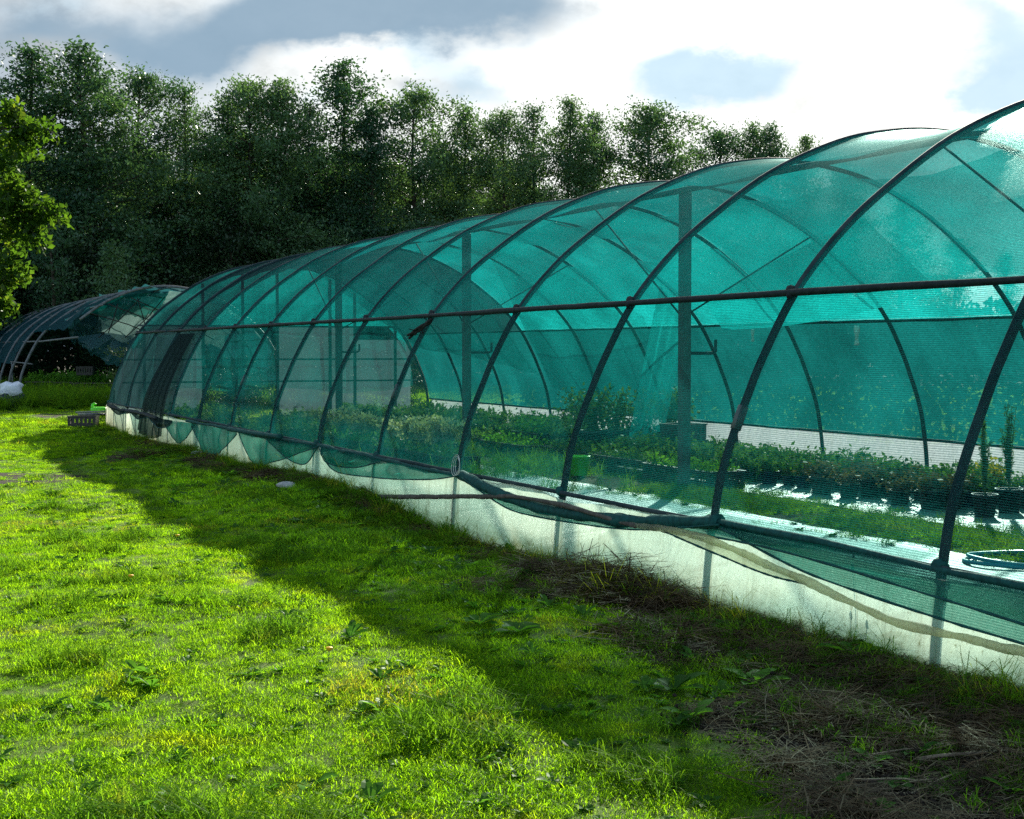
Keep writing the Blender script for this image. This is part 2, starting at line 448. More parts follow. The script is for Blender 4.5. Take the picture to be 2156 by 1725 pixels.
# ------------------------------------------------------------------ ground shape
L0 = 5.16                                    # lateral distance camera -> near tunnel wall
SP = 2.2                                     # hoop spacing
T_OF = lambda n: 5.872 + SP * n
WID = 7.4
_rs = np.random.RandomState(5)
_w = [(_rs.uniform(.3, 1.6), _rs.uniform(0, 6.28), _rs.uniform(0, 6.28)) for _ in range(14)]


def vnoise(x, y, f=1., seed=0):
    """smooth value noise in numpy, 0..1"""
    x = np.asarray(x, float) * f + seed * 17.13; y = np.asarray(y, float) * f + seed * 9.7
    xi, yi = np.floor(x), np.floor(y); fx, fy = x - xi, y - yi
    fx, fy = fx * fx * (3 - 2 * fx), fy * fy * (3 - 2 * fy)
    def h(a, b):
        q = np.sin(a * 127.1 + b * 311.7 + seed * 3.1) * 43758.5453
        return q - np.floor(q)
    return (h(xi, yi) * (1 - fx) + h(xi + 1, yi) * fx) * (1 - fy) + (h(xi, yi + 1) * (1 - fx) + h(xi + 1, yi + 1) * fx) * fy


def to_LT(x, y): return x * CT + y * ST, -x * ST + y * CT
def to_XY(L, t): return L * CT - t * ST, L * ST + t * CT
def sstep(a, b, x): q = np.clip((np.asarray(x, float) - a) / (b - a), 0, 1); return q * q * (3 - 2 * q)


def gz(x, y):
    L, t = to_LT(x, y)
    z = (vnoise(x, y, .9, 1) - .5) * .07 + (vnoise(x, y, .28, 2) - .5) * .10 + (vnoise(x, y, 3.1, 3) - .5) * .022
    out = 1 - sstep(4.95, 5.35, L) * (1 - sstep(13.0, 14., L))
    bump = np.interp(t, [-10, 5.9, 8, 10.3, 12.5, 14.7, 17, 20, 32, 40], [.06, .06, -.02, -.02, -.05, .06, .08, .05, -.04, 0])
    return z * out + bump * np.exp(-((L - 4.95) / .55) ** 2) * out


def dirt(x, y):
    L, t = to_LT(x, y)
    b = np.interp(t, [0, 4.3, 5.3, 6.7, 8.2, 10, 13, 15, 22, 34], [3.0, 3.1, 3.5, 4.1, 4.4, 4.7, 4.8, 4.6, 4.5, 4.9])
    q = sstep(-.45, .45, L - b + (vnoise(x, y, 1.7, 4) - .5) * 1.0 + (vnoise(x, y, 5., 5) - .5) * .4)
    q = q * np.where(t > 6, .62, 1.)
    inn = sstep(5.3, 5.4, L) * (1 - sstep(12.6, 12.8, L)) * (1 - sstep(32.3, 32.6, t))
    q = np.maximum(q * (1 - sstep(5.5, 6, L)), inn * .55)
    wood = sstep(58, 64, y + (vnoise(x, y, .2, 6) - .5) * 6)
    q = np.maximum(q, wood)
    holes = sstep(.77, .84, vnoise(x, y, .85, 8)) * .75                # worn bare spots in the lawn
    return np.maximum(q, holes * (1 - inn))


def G(px, py, z=0.):
    """picture point -> point on the ground"""
    p = math.radians(2.33); r = np.array([(px - 1078) / F, 1., (862.5 - py) / F])
    d = np.array([r[0], r[1] * math.cos(p) + r[2] * math.sin(p), -r[1] * math.sin(p) + r[2] * math.cos(p)])
    k = (z - HC) / d[2]; return np.array([d[0] * k, d[1] * k, z])


def Wl(px, py, a=-.05):
    """picture point -> tunnel coordinates on the wall plane at a"""
    L = L0 + a; Z = F * L / (CT * (px - XV)); t = (Z - L * ST) / CT
    return np.array([a, t, HC - (py - YV) / F * Z])


def build_ground():
    def axis(lo, hi, fine_lo, fine_hi, st):
        f = np.arange(fine_lo, fine_hi, st); a = fine_lo - np.geomspace(st * 2, fine_lo - lo, 45)[::-1]; b = fine_hi + np.geomspace(st * 2, hi - fine_hi, 45)
        return np.r_[a, f, b]
    xs = axis(-500, 500, -9, 9, .12); ys = axis(-300, 700, 2.5, 26, .12)
    Xg, Yg = np.meshgrid(xs, ys, indexing='ij'); Zg = gz(Xg, Yg)
    V = np.stack([Xg, Yg, Zg], -1).reshape(-1, 3); a, b = Xg.shape
    I = np.arange(a * b).reshape(a, b)
    q = np.stack([I[:-1, :-1], I[1:, :-1], I[1:, 1:], I[:-1, 1:]], -1).reshape(-1, 4)
    me = bpy.data.meshes.new('ground'); me.vertices.add(len(V)); me.vertices.foreach_set('co', V.astype(np.float32).ravel())
    me.loops.add(q.size); me.loops.foreach_set('vertex_index', q.astype(np.int32).ravel())
    me.polygons.add(len(q)); me.polygons.foreach_set('loop_start', np.arange(0, q.size, 4, dtype=np.int32))
    me.polygons.foreach_set('use_smooth', np.ones(len(q), bool))
    me.materials.append(M['ground']); me.update(calc_edges=True)
    at = me.attributes.new('dirt', 'FLOAT', 'POINT'); at.data.foreach_set('value', dirt(V[:, 0], V[:, 1]).astype(np.float32))
    struct(link('ground', me))


build_ground()

# ------------------------------------------------------------------ net tunnel
HALF = [(-.06, -.15), (-.035, .25), (0, .526), (.055, .82), (.14, 1.08), (.25, 1.34), (.37, 1.60), (.62, 2.03), (.95, 2.41), (1.325, 2.73), (1.95, 3.15), (2.645, 3.45), (3.2, 3.57), (3.7, 3.61)]
PROF = catmull(HALF + [(WID - a, z) for a, z in HALF[::-1][1:]], 6)
ARC = np.r_[0, np.cumsum(np.linalg.norm(np.diff(PROF, axis=0), axis=1))]
I_HEM, I_RAIL = 2 * 6, 7 * 6
NP = len(PROF)


def prof_slice(i0, i1, n):
    s = np.linspace(ARC[i0], ARC[i1], n)
    return np.stack([np.interp(s, ARC, PROF[:, 0]), np.interp(s, ARC, PROF[:, 1])], 1), s


def net_grid(mb, i0, i1, n0, n1, nper=8, nv=30, off=.038, sag=.06, seed=0, wav=.012, pin=True):
    """net stretched over the hoops n0..n1 between two places of the hoop outline, sagging inward between hoops"""
    P, s = prof_slice(i0, i1, nv)
    d = np.gradient(P, axis=0); nrm = np.stack([-d[:, 1], d[:, 0]], 1); nrm /= np.linalg.norm(nrm, axis=1, keepdims=True)
    rs = np.random.RandomState(seed)
    k = np.arange(int(round((n1 - n0) * nper)) + 1) / nper + n0
    t = T_OF(k); fr = k - np.floor(k)
    bs = {int(b): rs.uniform(.6, 1.4) for b in range(-6, 40)}
    bay = np.array([bs[int(math.floor(q))] for q in k])
    sg = sag * bay * np.sin(np.pi * fr) ** .8
    edge = np.sin(np.pi * np.linspace(0, 1, nv)) ** .5 if pin else np.ones(nv)
    Tt, Ss = np.meshgrid(t, s, indexing='ij')
    wv = wav * (vnoise(Tt, Ss, 2.3, seed + 1) - .5) * 2 + wav * .6 * (vnoise(Tt, Ss, 6., seed + 2) - .5) * 2
    o = off - sg[:, None] * edge[None, :] + wv * (np.sin(np.pi * fr) ** .5)[:, None]
    G3 = np.stack([P[None, :, 0] + nrm[None, :, 0] * o, Tt, P[None, :, 1] + nrm[None, :, 1] * o], -1)
    mb.grid(G3, np.stack([Tt, Ss], -1))


def local_tunnel(name, label, cat='tunnel'):
    x, y = to_XY(L0, 0.)
    return thing(name, label, cat, (x, y, 0), TH)


def hoop(parent, n, r, mt, i0=0, i1=NP - 1, wob=0.01):
    rs = np.random.RandomState(int(n * 13 + 400))
    P = PROF[i0:i1 + 1]; t = T_OF(n) + rs.uniform(-1, 1) * .02 + np.sin(np.linspace(0, 5, len(P)) + rs.uniform(0, 6)) * wob
    return MB().tube(np.stack([P[:, 0], t, P[:, 1]], 1), r, 10).build('hoop', mt, parent)


def skirt(parent, top, bot, mt, name='net_skirt', folds=5, amp=.03, seed=0, nu=40, nv=9, thick=0.):
    """loose net hanging from the hem: top and bottom polylines in tunnel coordinates"""
    A, B = resample(catmull(top, 6), nu), resample(catmull(bot, 6), nu)
    rs = np.random.RandomState(seed); P = np.zeros((nu, nv, 3)); UV = np.zeros((nu, nv, 2))
    ph = rs.uniform(0, 6)
    for j in range(nv):
        f = j / (nv - 1); P[:, j] = A * (1 - f) + B * f
        w = np.sin(np.linspace(0, folds * math.pi, nu) + ph + f * 1.5) + .5 * np.sin(np.linspace(0, folds * 2.7 * math.pi, nu) + ph * 2)
        P[:, j, 0] += -amp * (.4 + f) * (1 + w) * np.sin(np.linspace(0, math.pi, nu)) ** .6 * (0.15 + .85 * math.sin(math.pi * min(1, f + .15)))
        UV[:, j, 0] = A[:, 1]; UV[:, j, 1] = P[:, j, 2]
    o = MB().grid(P, UV).build(name, mt, parent)
    e = MB().tube(P[:, -1], .005 + .004 * rs.rand(nu), 6).build('hem_edge', M['net_roll'], o)
    return o


def roll(parent, pts, r, mt, name, seed=0, n=60, k=9, rough=.25):
    rs = np.random.RandomState(seed); P = resample(catmull(pts, 8), n)
    rr = r * (1 + rough * (np.convolve(rs.uniform(-1, 1, n + 8), np.ones(5) / 5, 'same')[4:n + 4] * 2 + rs.uniform(-.2, .2, n)))
    P[:, 0] += np.convolve(rs.uniform(-1, 1, n + 8), np.ones(7) / 7, 'same')[4:n + 4] * .02
    P[:, 2] += np.convolve(rs.uniform(-1, 1, n + 8), np.ones(7) / 7, 'same')[4:n + 4] * .015
    return MB().tube(P, rr, k).build(name, mt, parent)


def build_tunnel():
    T1 = local_tunnel('net_tunnel', 'long green shade net tunnel with dark hoops and milky plastic along its foot')
    for n in range(-3, 13): 
        hp_ = hoop(T1, n, .028, M['tube_dark'])
        t = T_OF(n); q = np.linspace(-1, 1, 6)
        MB().tube(np.stack([.592 + .02 * q, t + .035 * q, 2.035 + .03 * q], 1), .034, 8).build('lashing', M['wrap'], hp_)
        MB().tube(np.stack([-.03 + 0 * q, t + .03 * q, .53 + .012 * q], 1), .038, 8).build('lashing', M['net_roll'], hp_)
        if n % 3 == 1: MB().tube([(.158, t, 1.13), (.222, t + .004, 1.28)], .0365, 9).build('sleeve', M['post'], hp_)
    hem_a = lambda: (0, .526)
    # long pipes
    for a, z, r, nm, mt in ((.575, 2.03, .024, 'side_rail', 'wrap'), (WID - .585, 2.03, .024, 'side_rail', 'tube_dark'), (3.7, 3.515, .035, 'ridge_pipe', 'post'),
                            (-.045, .526, .018, 'base_rail', 'tube_dark'), (WID + .045, .50, .02, 'base_rail', 'tube_dark')):
        t = np.linspace(T_OF(-3), T_OF(12), 120); rs = np.random.RandomState(int(a * 100 + 50))
        w = np.convolve(rs.uniform(-1, 1, 126), np.ones(6) / 6, 'same')[3:123] * .012
        rr = r * (1 + (np.convolve(rs.uniform(-1, 1, 123), np.ones(3) / 3, 'same')[1:121] * .25 if mt == 'wrap' else 0)) * np.ones(120)
        MB().tube(np.stack([np.full(120, a) + w * .5, t, z + w], 1), rr, 9).build(nm, M[mt], T1)
    # posts on the centre line with their braces
    for n in (-2, 1, 4, 7, 10):
        t = T_OF(n)
        p = MB().box((3.77, t - .03, 1.74), (.115, .115, 3.52), 0, .006).build('post', M['post'], T1, False)
        MB().tube([(3.77, t + .04, 2.05), (3.77, t + SP, 3.49)], .012, 7).build('brace', M['tube_dark'], p)
        MB().tube([(3.83, t, 2.08), (5.62, t + .02, 3.06)], .011, 7).build('brace', M['tube_dark'], p)
        MB().tube([(3.83, t - .03, 1.62), (4.15, t - .03, 1.62), (4.2, t - .03, 1.64), (4.2, t - .03, 1.78)], .02, 7).build('bracket', M['tube_dark'], p)
    # roof net
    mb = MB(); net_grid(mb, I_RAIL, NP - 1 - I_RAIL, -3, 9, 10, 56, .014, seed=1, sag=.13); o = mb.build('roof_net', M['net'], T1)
    mb = MB(); net_grid(mb, I_RAIL, NP - 1 - I_RAIL, 9, 12, 8, 56, .008, seed=2, sag=.15, wav=.03); o = mb.build('roof_net', M['net_dark'], T1); o['label'] = 'darker grey green roof net at the far end'
    # second sheets lying over part of the roof
    i = NP // 2
    for (i0, i1, n0, n1, nv) in ((i - 2, i + 1, -3, 2.0, 6), (i + 5, NP - 1 - 51, -3, 1.4, 26), (i + 9, NP - 1 - 51, 1.4, 4.8, 26), (i + 6, i + 13, 4.9, 8.6, 14), (i + 19, i + 28, 4.9, 8.6, 16)):
        mb = MB(); net_grid(mb, i0, i1, n0, n1, 10, nv, -.045, seed=1, sag=.13, pin=False); mb.build('overlap_net', M['net'], T1)
    # side nets
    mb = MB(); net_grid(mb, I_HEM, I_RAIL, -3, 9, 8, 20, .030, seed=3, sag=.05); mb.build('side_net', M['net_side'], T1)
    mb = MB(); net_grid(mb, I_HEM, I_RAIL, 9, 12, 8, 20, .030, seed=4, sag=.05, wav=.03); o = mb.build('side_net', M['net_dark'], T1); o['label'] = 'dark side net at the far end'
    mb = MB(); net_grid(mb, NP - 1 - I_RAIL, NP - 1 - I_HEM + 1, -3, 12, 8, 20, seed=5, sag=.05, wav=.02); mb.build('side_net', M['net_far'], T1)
    # black curtain hanging over the side at the far end
    mb = MB()
    P, s = prof_slice(I_HEM - 8, I_RAIL - 1, 22); tt = np.linspace(T_OF(9.15), T_OF(10.25), 24)
    g = np.zeros((24, 22, 3)); uv = np.zeros((24, 22, 2))
    for a in range(24):
        wv = .03 * math.sin(a * 1.1) + .02 * math.sin(a * 2.7)
        for b in range(22):
            f = b / 21; spread = 1 - .45 * f if a < 12 else 1
            g[a, b] = (P[b, 0] - .075 - wv * (1 - f), T_OF(9.15) + (tt[a] - T_OF(9.15)) * (1 - .42 * f), P[b, 1] - (1 - f) * .10 * math.sin(a / 23 * math.pi)); uv[a, b] = (tt[a], s[b])
    o = mb.grid(g, uv).build('side_curtain', M['net_black'], T1); o['label'] = 'black curtain bunched at the far end'
    # milky film along the foot, near and far
    def film(a0, top, n0, n1, mt, seed, lean=0.):
        k = np.linspace(T_OF(n0), T_OF(n1), 260); zz = np.linspace(-.16, top, 12); Tt, Zz = np.meshgrid(k, zz, indexing='ij')
        f = (Zz + .16) / (top + .16)
        w = (vnoise(Tt, Zz * .3, 1.4, seed) - .5) * .05 + (vnoise(Tt, Zz * .2, 4.5, seed + 1) - .5) * .022
        tw = (vnoise(Tt[:, :1], 0 * Tt[:, :1], 1.3, seed + 2) - .5) * .07
        return MB().grid(np.stack([a0 + lean * f + w, Tt, Zz + tw * f], -1)).build('plastic_film', mt, T1)
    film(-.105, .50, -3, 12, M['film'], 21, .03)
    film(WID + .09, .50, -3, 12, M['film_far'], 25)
    # rolled net along the hem, from the near end of the picture to the far end
    hp = [(-.07, T_OF(-3), .52), (-.07, T_OF(-1), .53), Wl(1985, 1200, -.07), Wl(1720, 1142, -.08), Wl(1515, 1100, -.08)]
    roll(T1, hp, .022, M['net_roll'], 'rolled_net', 3)
    roll(T1, [Wl(1515, 1100, -.08), Wl(1400, 1098, -.11), Wl(1290, 1097, -.12), Wl(1150, 1072, -.12), Wl(1060, 1043, -.11), Wl(970, 1000, -.08)], .045, M['net_roll'], 'rolled_net', 4)
    roll(T1, [Wl(970, 999, -.07), Wl(890, 988, -.08), Wl(800, 966, -.07), Wl(668, 938, -.07)], .022, M['net_roll'], 'rolled_net', 5)
    roll(T1, [Wl(668, 937, -.07), Wl(568, 922, -.08), Wl(495, 905, -.07), Wl(393, 886, -.12)], .022, M['net_roll'], 'rolled_net', 6)
    roll(T1, [Wl(590, 919, -.20), Wl(540, 914, -.14), Wl(480, 903, -.10)], .03, M['net_roll'], 'rolled_net', 7, 20)
    roll(T1, [Wl(330, 880, -.10), Wl(285, 868, -.10), Wl(252, 862, -.08), Wl(226, 852, -.16)], .04, M['wrap'], 'rolled_net', 8)
    # loose skirts below the hem
    sk = [([(1516, 1102), (1700, 1140), (1985, 1203), (2156, 1236), (2420, 1290)], [(1516, 1112), (1700, 1206), (1985, 1306), (2156, 1357), (2420, 1440)], M['net_skirt'], 3, .02),
          ([(1340, 1100), (1600, 1120), (1985, 1206), (2420, 1298)], [(1340, 1108), (1600, 1150), (1985, 1262), (2420, 1400)], M['net_skirt'], 4, .015),
          ([(972, 1003), (1060, 1045), (1150, 1073), (1330, 1099), (1515, 1102)], [(972, 1006), (1060, 1066), (1150, 1092), (1330, 1116), (1515, 1106)], M['net_skirt'], 4, .03),
          ([(672, 938), (760, 958), (860, 980), (968, 999)], [(672, 942), (702, 990), (790, 1006), (900, 1010), (968, 1002)], M['net_skirt'], 5, .05),
          ([(502, 908), (560, 919), (610, 928), (668, 938)], [(502, 912), (532, 975), (575, 973), (668, 941)], M['net_skirt'], 5, .05),
          ([(402, 890), (440, 897), (470, 903), (498, 908)], [(402, 898), (432, 955), (458, 957), (498, 914)], M['net_skirt'], 5, .05),
          ([(345, 882), (370, 886), (390, 889), (408, 892)], [(345, 892), (368, 928), (384, 930), (408, 898)], M['net_skirt'], 4, .04),
          ([(560, 921), (610, 929), (650, 936), (668, 938)], [(560, 925), (600, 962), (640, 978), (668, 944)], M['net_skirt'], 4, .03),
          ([(672, 938), (700, 945), (750, 955), (800, 968)], [(672, 943), (690, 975), (745, 985), (800, 972)], M['net_skirt'], 4, .06),
          ([(275, 866), (292, 869), (305, 873), (315, 876)], [(275, 869), (288, 882), (298, 881), (315, 878)], M['net_black'], 3, .04),
          ([(232, 855), (245, 859), (255, 861), (266, 864)], [(232, 858), (246, 872), (256, 872), (266, 867)], M['net_black'], 3, .04),
          ([(310, 873), (330, 878), (345, 882), (362, 885)], [(310, 878), (330, 898), (348, 900), (362, 890)], M['net_black'], 3, .05)]
    for q, (a, b, mt, fo, am) in enumerate(sk):
        skirt(T1, [Wl(x, y, -.075 - .008 * (q % 3)) for x, y in a], [Wl(x, y, -.12 - .01 * (q % 3)) for x, y in b], mt, folds=fo, amp=am, seed=q)
    # rolled film edge that has slipped down along the foot
    roll(T1, [Wl(712, 1040, -.15), Wl(790, 1046, -.14), Wl(950, 1046, -.14), Wl(1130, 1052, -.15), Wl(1340, 1110, -.15)], .020, M['timber'], 'film_pipe', 9, 70)
    roll(T1, [Wl(1330, 1106, -.14), Wl(1420, 1118, -.15), Wl(1505, 1142, -.15), Wl(1600, 1180, -.16), Wl(1700, 1226, -.17), Wl(1850, 1296, -.17), Wl(1985, 1338, -.16), Wl(2156, 1374, -.16), Wl(2420, 1430, -.15)], .024, M['film_roll'], 'rolled_film', 10, 110)
    skirt(T1, [Wl(1400, 1110, -.15), Wl(1520, 1146, -.15), Wl(1620, 1190, -.15), Wl(1700, 1226, -.16)], [Wl(1400, 1120, -.16), Wl(1520, 1172, -.17), Wl(1620, 1212, -.17), Wl(1700, 1232, -.17)], M['film_roll'], 'rolled_film', 3, .01, 77)
    # end wall of framed white film with hanging net above
    te = T_OF(12) + .06
    gw = MB()
    def inprof(a): return np.interp(a, PROF[:NP // 2 + 1, 0], PROF[:NP // 2 + 1, 1]) if a < 3.7 else np.interp(WID - a, PROF[:NP // 2 + 1, 0], PROF[:NP // 2 + 1, 1])
    for a in (.75, 2.05, 2.95, 3.75, 5.0, 5.6, 6.6):
        MB().box((a, te, (inprof(a) - .05) / 2), (.06, .05, inprof(a) - .06)).build('gable_upright', M['post'], T1, False)
    for z in (.95, 1.45, 2.2):
        MB().box((3.7, te - .052, z), (WID - (1.2 if z > 2 else .55), .04, .04)).build('gable_bar', M['post'], T1, False)
    for (a0, a1, z0, z1, mt) in ((.12, .72, .05, 1.7, 'film_dull'), (.78, 2.02, .06, 2.18, 'film_dull'), (3.78, 4.97, .06, 2.18, 'film_dull'), (5.03, 5.57, .06, 2.18, 'film_dull'), (5.63, 7.0, .06, 1.9, 'film_dull')):
        k = np.linspace(a0, a1, 14); z = np.linspace(z0, z1, 16); A, Zg = np.meshgrid(k, z, indexing='ij'); Zg = np.minimum(Zg, np.array([inprof(q) - .05 for q in k])[:, None])
        MB().grid(np.stack([A, te + .035 + (vnoise(A, Zg, 3, 31) - .5) * .04, Zg], -1)).build('gable_film', M[mt], T1)
    k = np.linspace(.5, WID - .5, 40); P2 = np.zeros((40, 14, 3)); U2 = np.zeros((40, 14, 2))
    for q, a in enumerate(k):
        top = inprof(a) - .02; z = np.linspace(2.22 if inprof(a) > 2.4 else top - .2, top, 14)
        P2[q] = np.stack([np.full(14, a), te + .04 + (vnoise(np.full(14, a), z, 2, 33) - .5) * .08, z], 1); U2[q] = np.stack([np.full(14, a), z], 1)
    MB().grid(P2, U2).build('gable_net', M['net'], T1)
    k = np.linspace(.55, 6.9, 60); P2 = np.zeros((60, 18, 3)); U2 = np.zeros((60, 18, 2))
    for q, a in enumerate(k):
        z = np.linspace(.55 + .35 * vnoise(a, 0, 1.1, 71), min(2.7, inprof(a) - .08), 18)
        P2[q] = np.stack([np.full(18, a), te - .32 + .07 * np.sin(a * 9) * (3 - z) / 3 + (vnoise(np.full(18, a), z, 2, 72) - .5) * .12, z], 1); U2[q] = np.stack([np.full(18, a), z], 1)
    MB().grid(P2, U2).build('gable_net', M['net_side'], T1)
    # loose nets hanging inside
    def drape(A, B, mt, fold=7, amp=.09, seed=0, nu=34, nv=22, name='hanging_net', pinch=None):
        A, B = resample(catmull(A, 6), nu), resample(catmull(B, 6), nu); P3 = np.zeros((nu, nv, 3)); U3 = np.zeros((nu, nv, 2)); rs = np.random.RandomState(seed)
        for j in range(nv):
            f = j / (nv - 1); P3[:, j] = A * (1 - f) + B * f
            w = np.sin(np.linspace(0, fold * 2 * math.pi, nu) + f) * amp * (.4 + .6 * f)
            P3[:, j, 0] += w * .8; P3[:, j, 1] += w * .5; P3[:, j, 2] -= .18 * math.sin(math.pi * f) * np.sin(np.linspace(0, math.pi, nu)) * (1 if pinch else 0)
            U3[:, j, 0] = np.linspace(0, 2.5, nu); U3[:, j, 1] = f * 2.2
        MB().grid(P3, U3).build(name, mt, T1)
    drape([(5.9, T_OF(5.9), 2.62), (6.2, T_OF(6.0), 2.45), (6.6, T_OF(6.05), 2.1)], [(5.6, T_OF(6.1), .35), (5.9, T_OF(6.15), .3), (6.35, T_OF(6.2), .4)], M['net'], 4, .06, 1)
    drape([(4.4, T_OF(7.3), 3.35), (5.4, T_OF(7.0), 2.95), (6.5, T_OF(6.6), 2.2)], [(6.8, T_OF(8.4), .95), (6.75, T_OF(7.4), .75), (6.7, T_OF(6.2), .55)], M['net_side'], 3, .07, 2, pinch=True)
    drape([(3.0, T_OF(9.9), 3.35), (4.2, T_OF(9.4), 3.3), (5.6, T_OF(8.8), 2.8)], [(6.2, T_OF(10.9), 1.7), (6.6, T_OF(9.9), 1.5), (6.9, T_OF(8.8), 1.2)], M['net_side'], 4, .10, 3, pinch=True)
    drape([(5.0, T_OF(3.2), 3.1), (5.6, T_OF(4.3), 2.82), (6.3, T_OF(5.6), 2.35)], [(6.3, T_OF(3.3), 2.3), (6.5, T_OF(4.6), 2.02), (6.72, T_OF(5.7), 1.95)], M['net'], 3, .05, 4, pinch=True)
    drape([(1.2, T_OF(11.4), 2.6), (2.0, T_OF(11.5), 3.1), (3.2, T_OF(11.6), 3.4)], [(2.0, T_OF(11.6), .8), (2.6, T_OF(11.7), 1.0), (3.3, T_OF(11.7), 1.3)], M['net_side'], 6, .07, 5, pinch=True)
    return T1


TUN = build_tunnel()


def build_ruin():
    """second, wrecked tunnel further on in the same line"""
    T2 = local_tunnel('ruined_tunnel', 'wrecked dark net tunnel with bare bent hoops and torn film, beyond the long tunnel')
    ns = [20.3, 21.9, 23.4, 25.0, 26.6, 28.2]
    for k, n in enumerate(ns): hoop(T2, n, .045, M['old_steel'], wob=.05)
    for n in (17.6, 18.9): hoop(T2, n, .04, M['old_steel'], I_RAIL + 9, NP - 1, .08)      # near legs gone, hung from the pipes
    for a, z in ((.62, 2.0), (WID - .62, 2.0), (1.7, 2.98), (5.9, 2.86), (3.7, 3.55)):
        MB().tube([(a, T_OF(17.4 if a > .7 else 16.2), z + .02), (a, T_OF(20), z - .05), (a, T_OF(28.3), z)], .03, 7).build('purlin', M['old_steel'], T2)
    MB().tube([(.15, T_OF(22.0), 0), (.12, T_OF(22.0), 1.25)], .03, 7).build('upright', M['old_steel'], T2)
    MB().tube([(.12, T_OF(22.2), 1.25), (.4, T_OF(20.3), 1.2)], .025, 7).build('purlin', M['old_steel'], T2)
    mb = MB(); net_grid(mb, I_HEM + 14, NP - 1 - I_HEM, 22.3, 28.2, 6, 46, seed=40, sag=.16, wav=.08); mb.build('roof_net', M['net_ruin'], T2)
    mb = MB(); net_grid(mb, I_RAIL + 4, NP // 2 + 6, 18.4, 22.4, 6, 26, seed=41, sag=.14, wav=.10); mb.build('roof_net', M['net_ruin'], T2)
    mb = MB(); net_grid(mb, NP // 2 - 8, NP - 1 - I_HEM, 17.5, 22.4, 6, 30, seed=43, sag=.14, wav=.10); mb.build('roof_net', M['net_ruin'], T2)
    mb = MB(); net_grid(mb, I_HEM + 1, I_HEM + 18, 24.0, 28.2, 6, 14, seed=42, sag=.1, wav=.05); mb.build('side_net', M['net_ruin'], T2)
    # torn pale film and net hanging under the far half
    def rag(A, B, mt, seed, amp=.16, nm='torn_film', lab=None, belly=.12):
        nu, nv = 60, 44; A, B = resample(catmull(A, 6), nu), resample(catmull(B, 6), nu); P3 = np.zeros((nu, nv, 3)); U3 = np.zeros((nu, nv, 2)); rs = np.random.RandomState(seed)
        rag_e = np.convolve(rs.uniform(-.25, .25, nu + 8), np.ones(5) / 5, 'same')[4:nu + 4]
        q = np.linspace(0, 4, nu)
        for j in range(nv):
            f = j / (nv - 1); P3[:, j] = A * (1 - f) + B * f
            w = ((vnoise(q, np.full(nu, f * 1.2), 1.6, seed) - .5) * 1.2 + (vnoise(q + f, np.full(nu, f * .6), 5., seed + 1) - .5) * .6) * amp * 2 * min(1, f * 4)
            P3[:, j, 1] += w - belly * math.sin(math.pi * f); P3[:, j, 2] += w * .5 + rag_e * f * f; U3[:, j, 0] = q; U3[:, j, 1] = f * 2
        o = MB().grid(P3, U3).build(nm, mt, T2)
        if lab: o['label'] = lab
    t0 = lambda n: T_OF(n)
    rag([(2.1, t0(19.0), 2.95), (2.9, t0(18.8), 3.1), (3.9, t0(18.7), 3.0), (5.2, t0(18.6), 2.9), (6.2, t0(18.5), 2.4)], [(2.3, t0(19.6), 2.25), (3.1, t0(19.6), 2.1), (4.0, t0(19.4), 2.15), (5.2, t0(19.4), 2.0), (6.2, t0(19.2), 1.9)], M['film_torn'], 51, .22)
    rag([(3.9, t0(17.9), 3.50), (4.5, t0(17.9), 3.42), (5.2, t0(17.9), 3.15), (5.9, t0(17.9), 2.8)], [(3.8, t0(18.5), 3.1), (4.4, t0(18.6), 2.75), (5.2, t0(18.6), 2.6), (5.9, t0(18.5), 2.3)], M['film_torn'], 52, .15)
    rag([(1.6, t0(18.8), 2.98), (2.4, t0(18.5), 3.3), (3.3, t0(18.4), 3.45), (4.1, t0(18.3), 3.45)], [(2.0, t0(18.9), 2.7), (2.7, t0(18.7), 2.75), (3.3, t0(18.6), 2.72), (4.0, t0(18.5), 2.9)], M['net_skirt'], 53, .12, 'torn_net')
    rag([(1.3, t0(18.6), 2.06), (2.2, t0(18.5), 2.2), (3.0, t0(18.5), 2.1), (4.2, t0(18.4), 2.05)], [(1.5, t0(18.6), 1.75), (2.2, t0(18.5), 1.28), (3.0, t0(18.5), 1.22), (4.1, t0(18.4), 1.7)], M['net_ruin'], 54, .08, 'torn_net')
    rag([(1.2, t0(19.4), 2.65), (1.7, t0(19.3), 2.85), (2.3, t0(19.3), 2.7)], [(1.4, t0(19.4), 1.95), (1.8, t0(19.3), 1.8), (2.3, t0(19.3), 1.85)], M['net_ruin'], 55, .08, 'torn_net')
    rs = np.random.RandomState(8)
    for a0, z0, a1, z1 in ((1.7, 2.8, 3.9, 2.0), (2.2, 3.1, 4.6, 2.0), (2.9, 3.3, 5.5, 2.0), (4.0, 3.4, 6.2, 2.2), (1.9, 2.05, 3.2, 3.3), (2.7, 2.05, 4.0, 3.4), (3.6, 2.0, 4.9, 3.3), (4.5, 2.0, 5.8, 2.9), (2.2, 2.2, 2.5, 3.1), (3.4, 2.1, 3.1, 3.3)):
        MB().tube([(a0, t0(18.35), z0), ((a0 + a1) / 2, t0(18.3), (z0 + z1) / 2 + rs.uniform(-.08, .08)), (a1, t0(18.35), z1)], .017, 6).build('lattice_bar', M['twig_dark'], T2)


build_ruin()

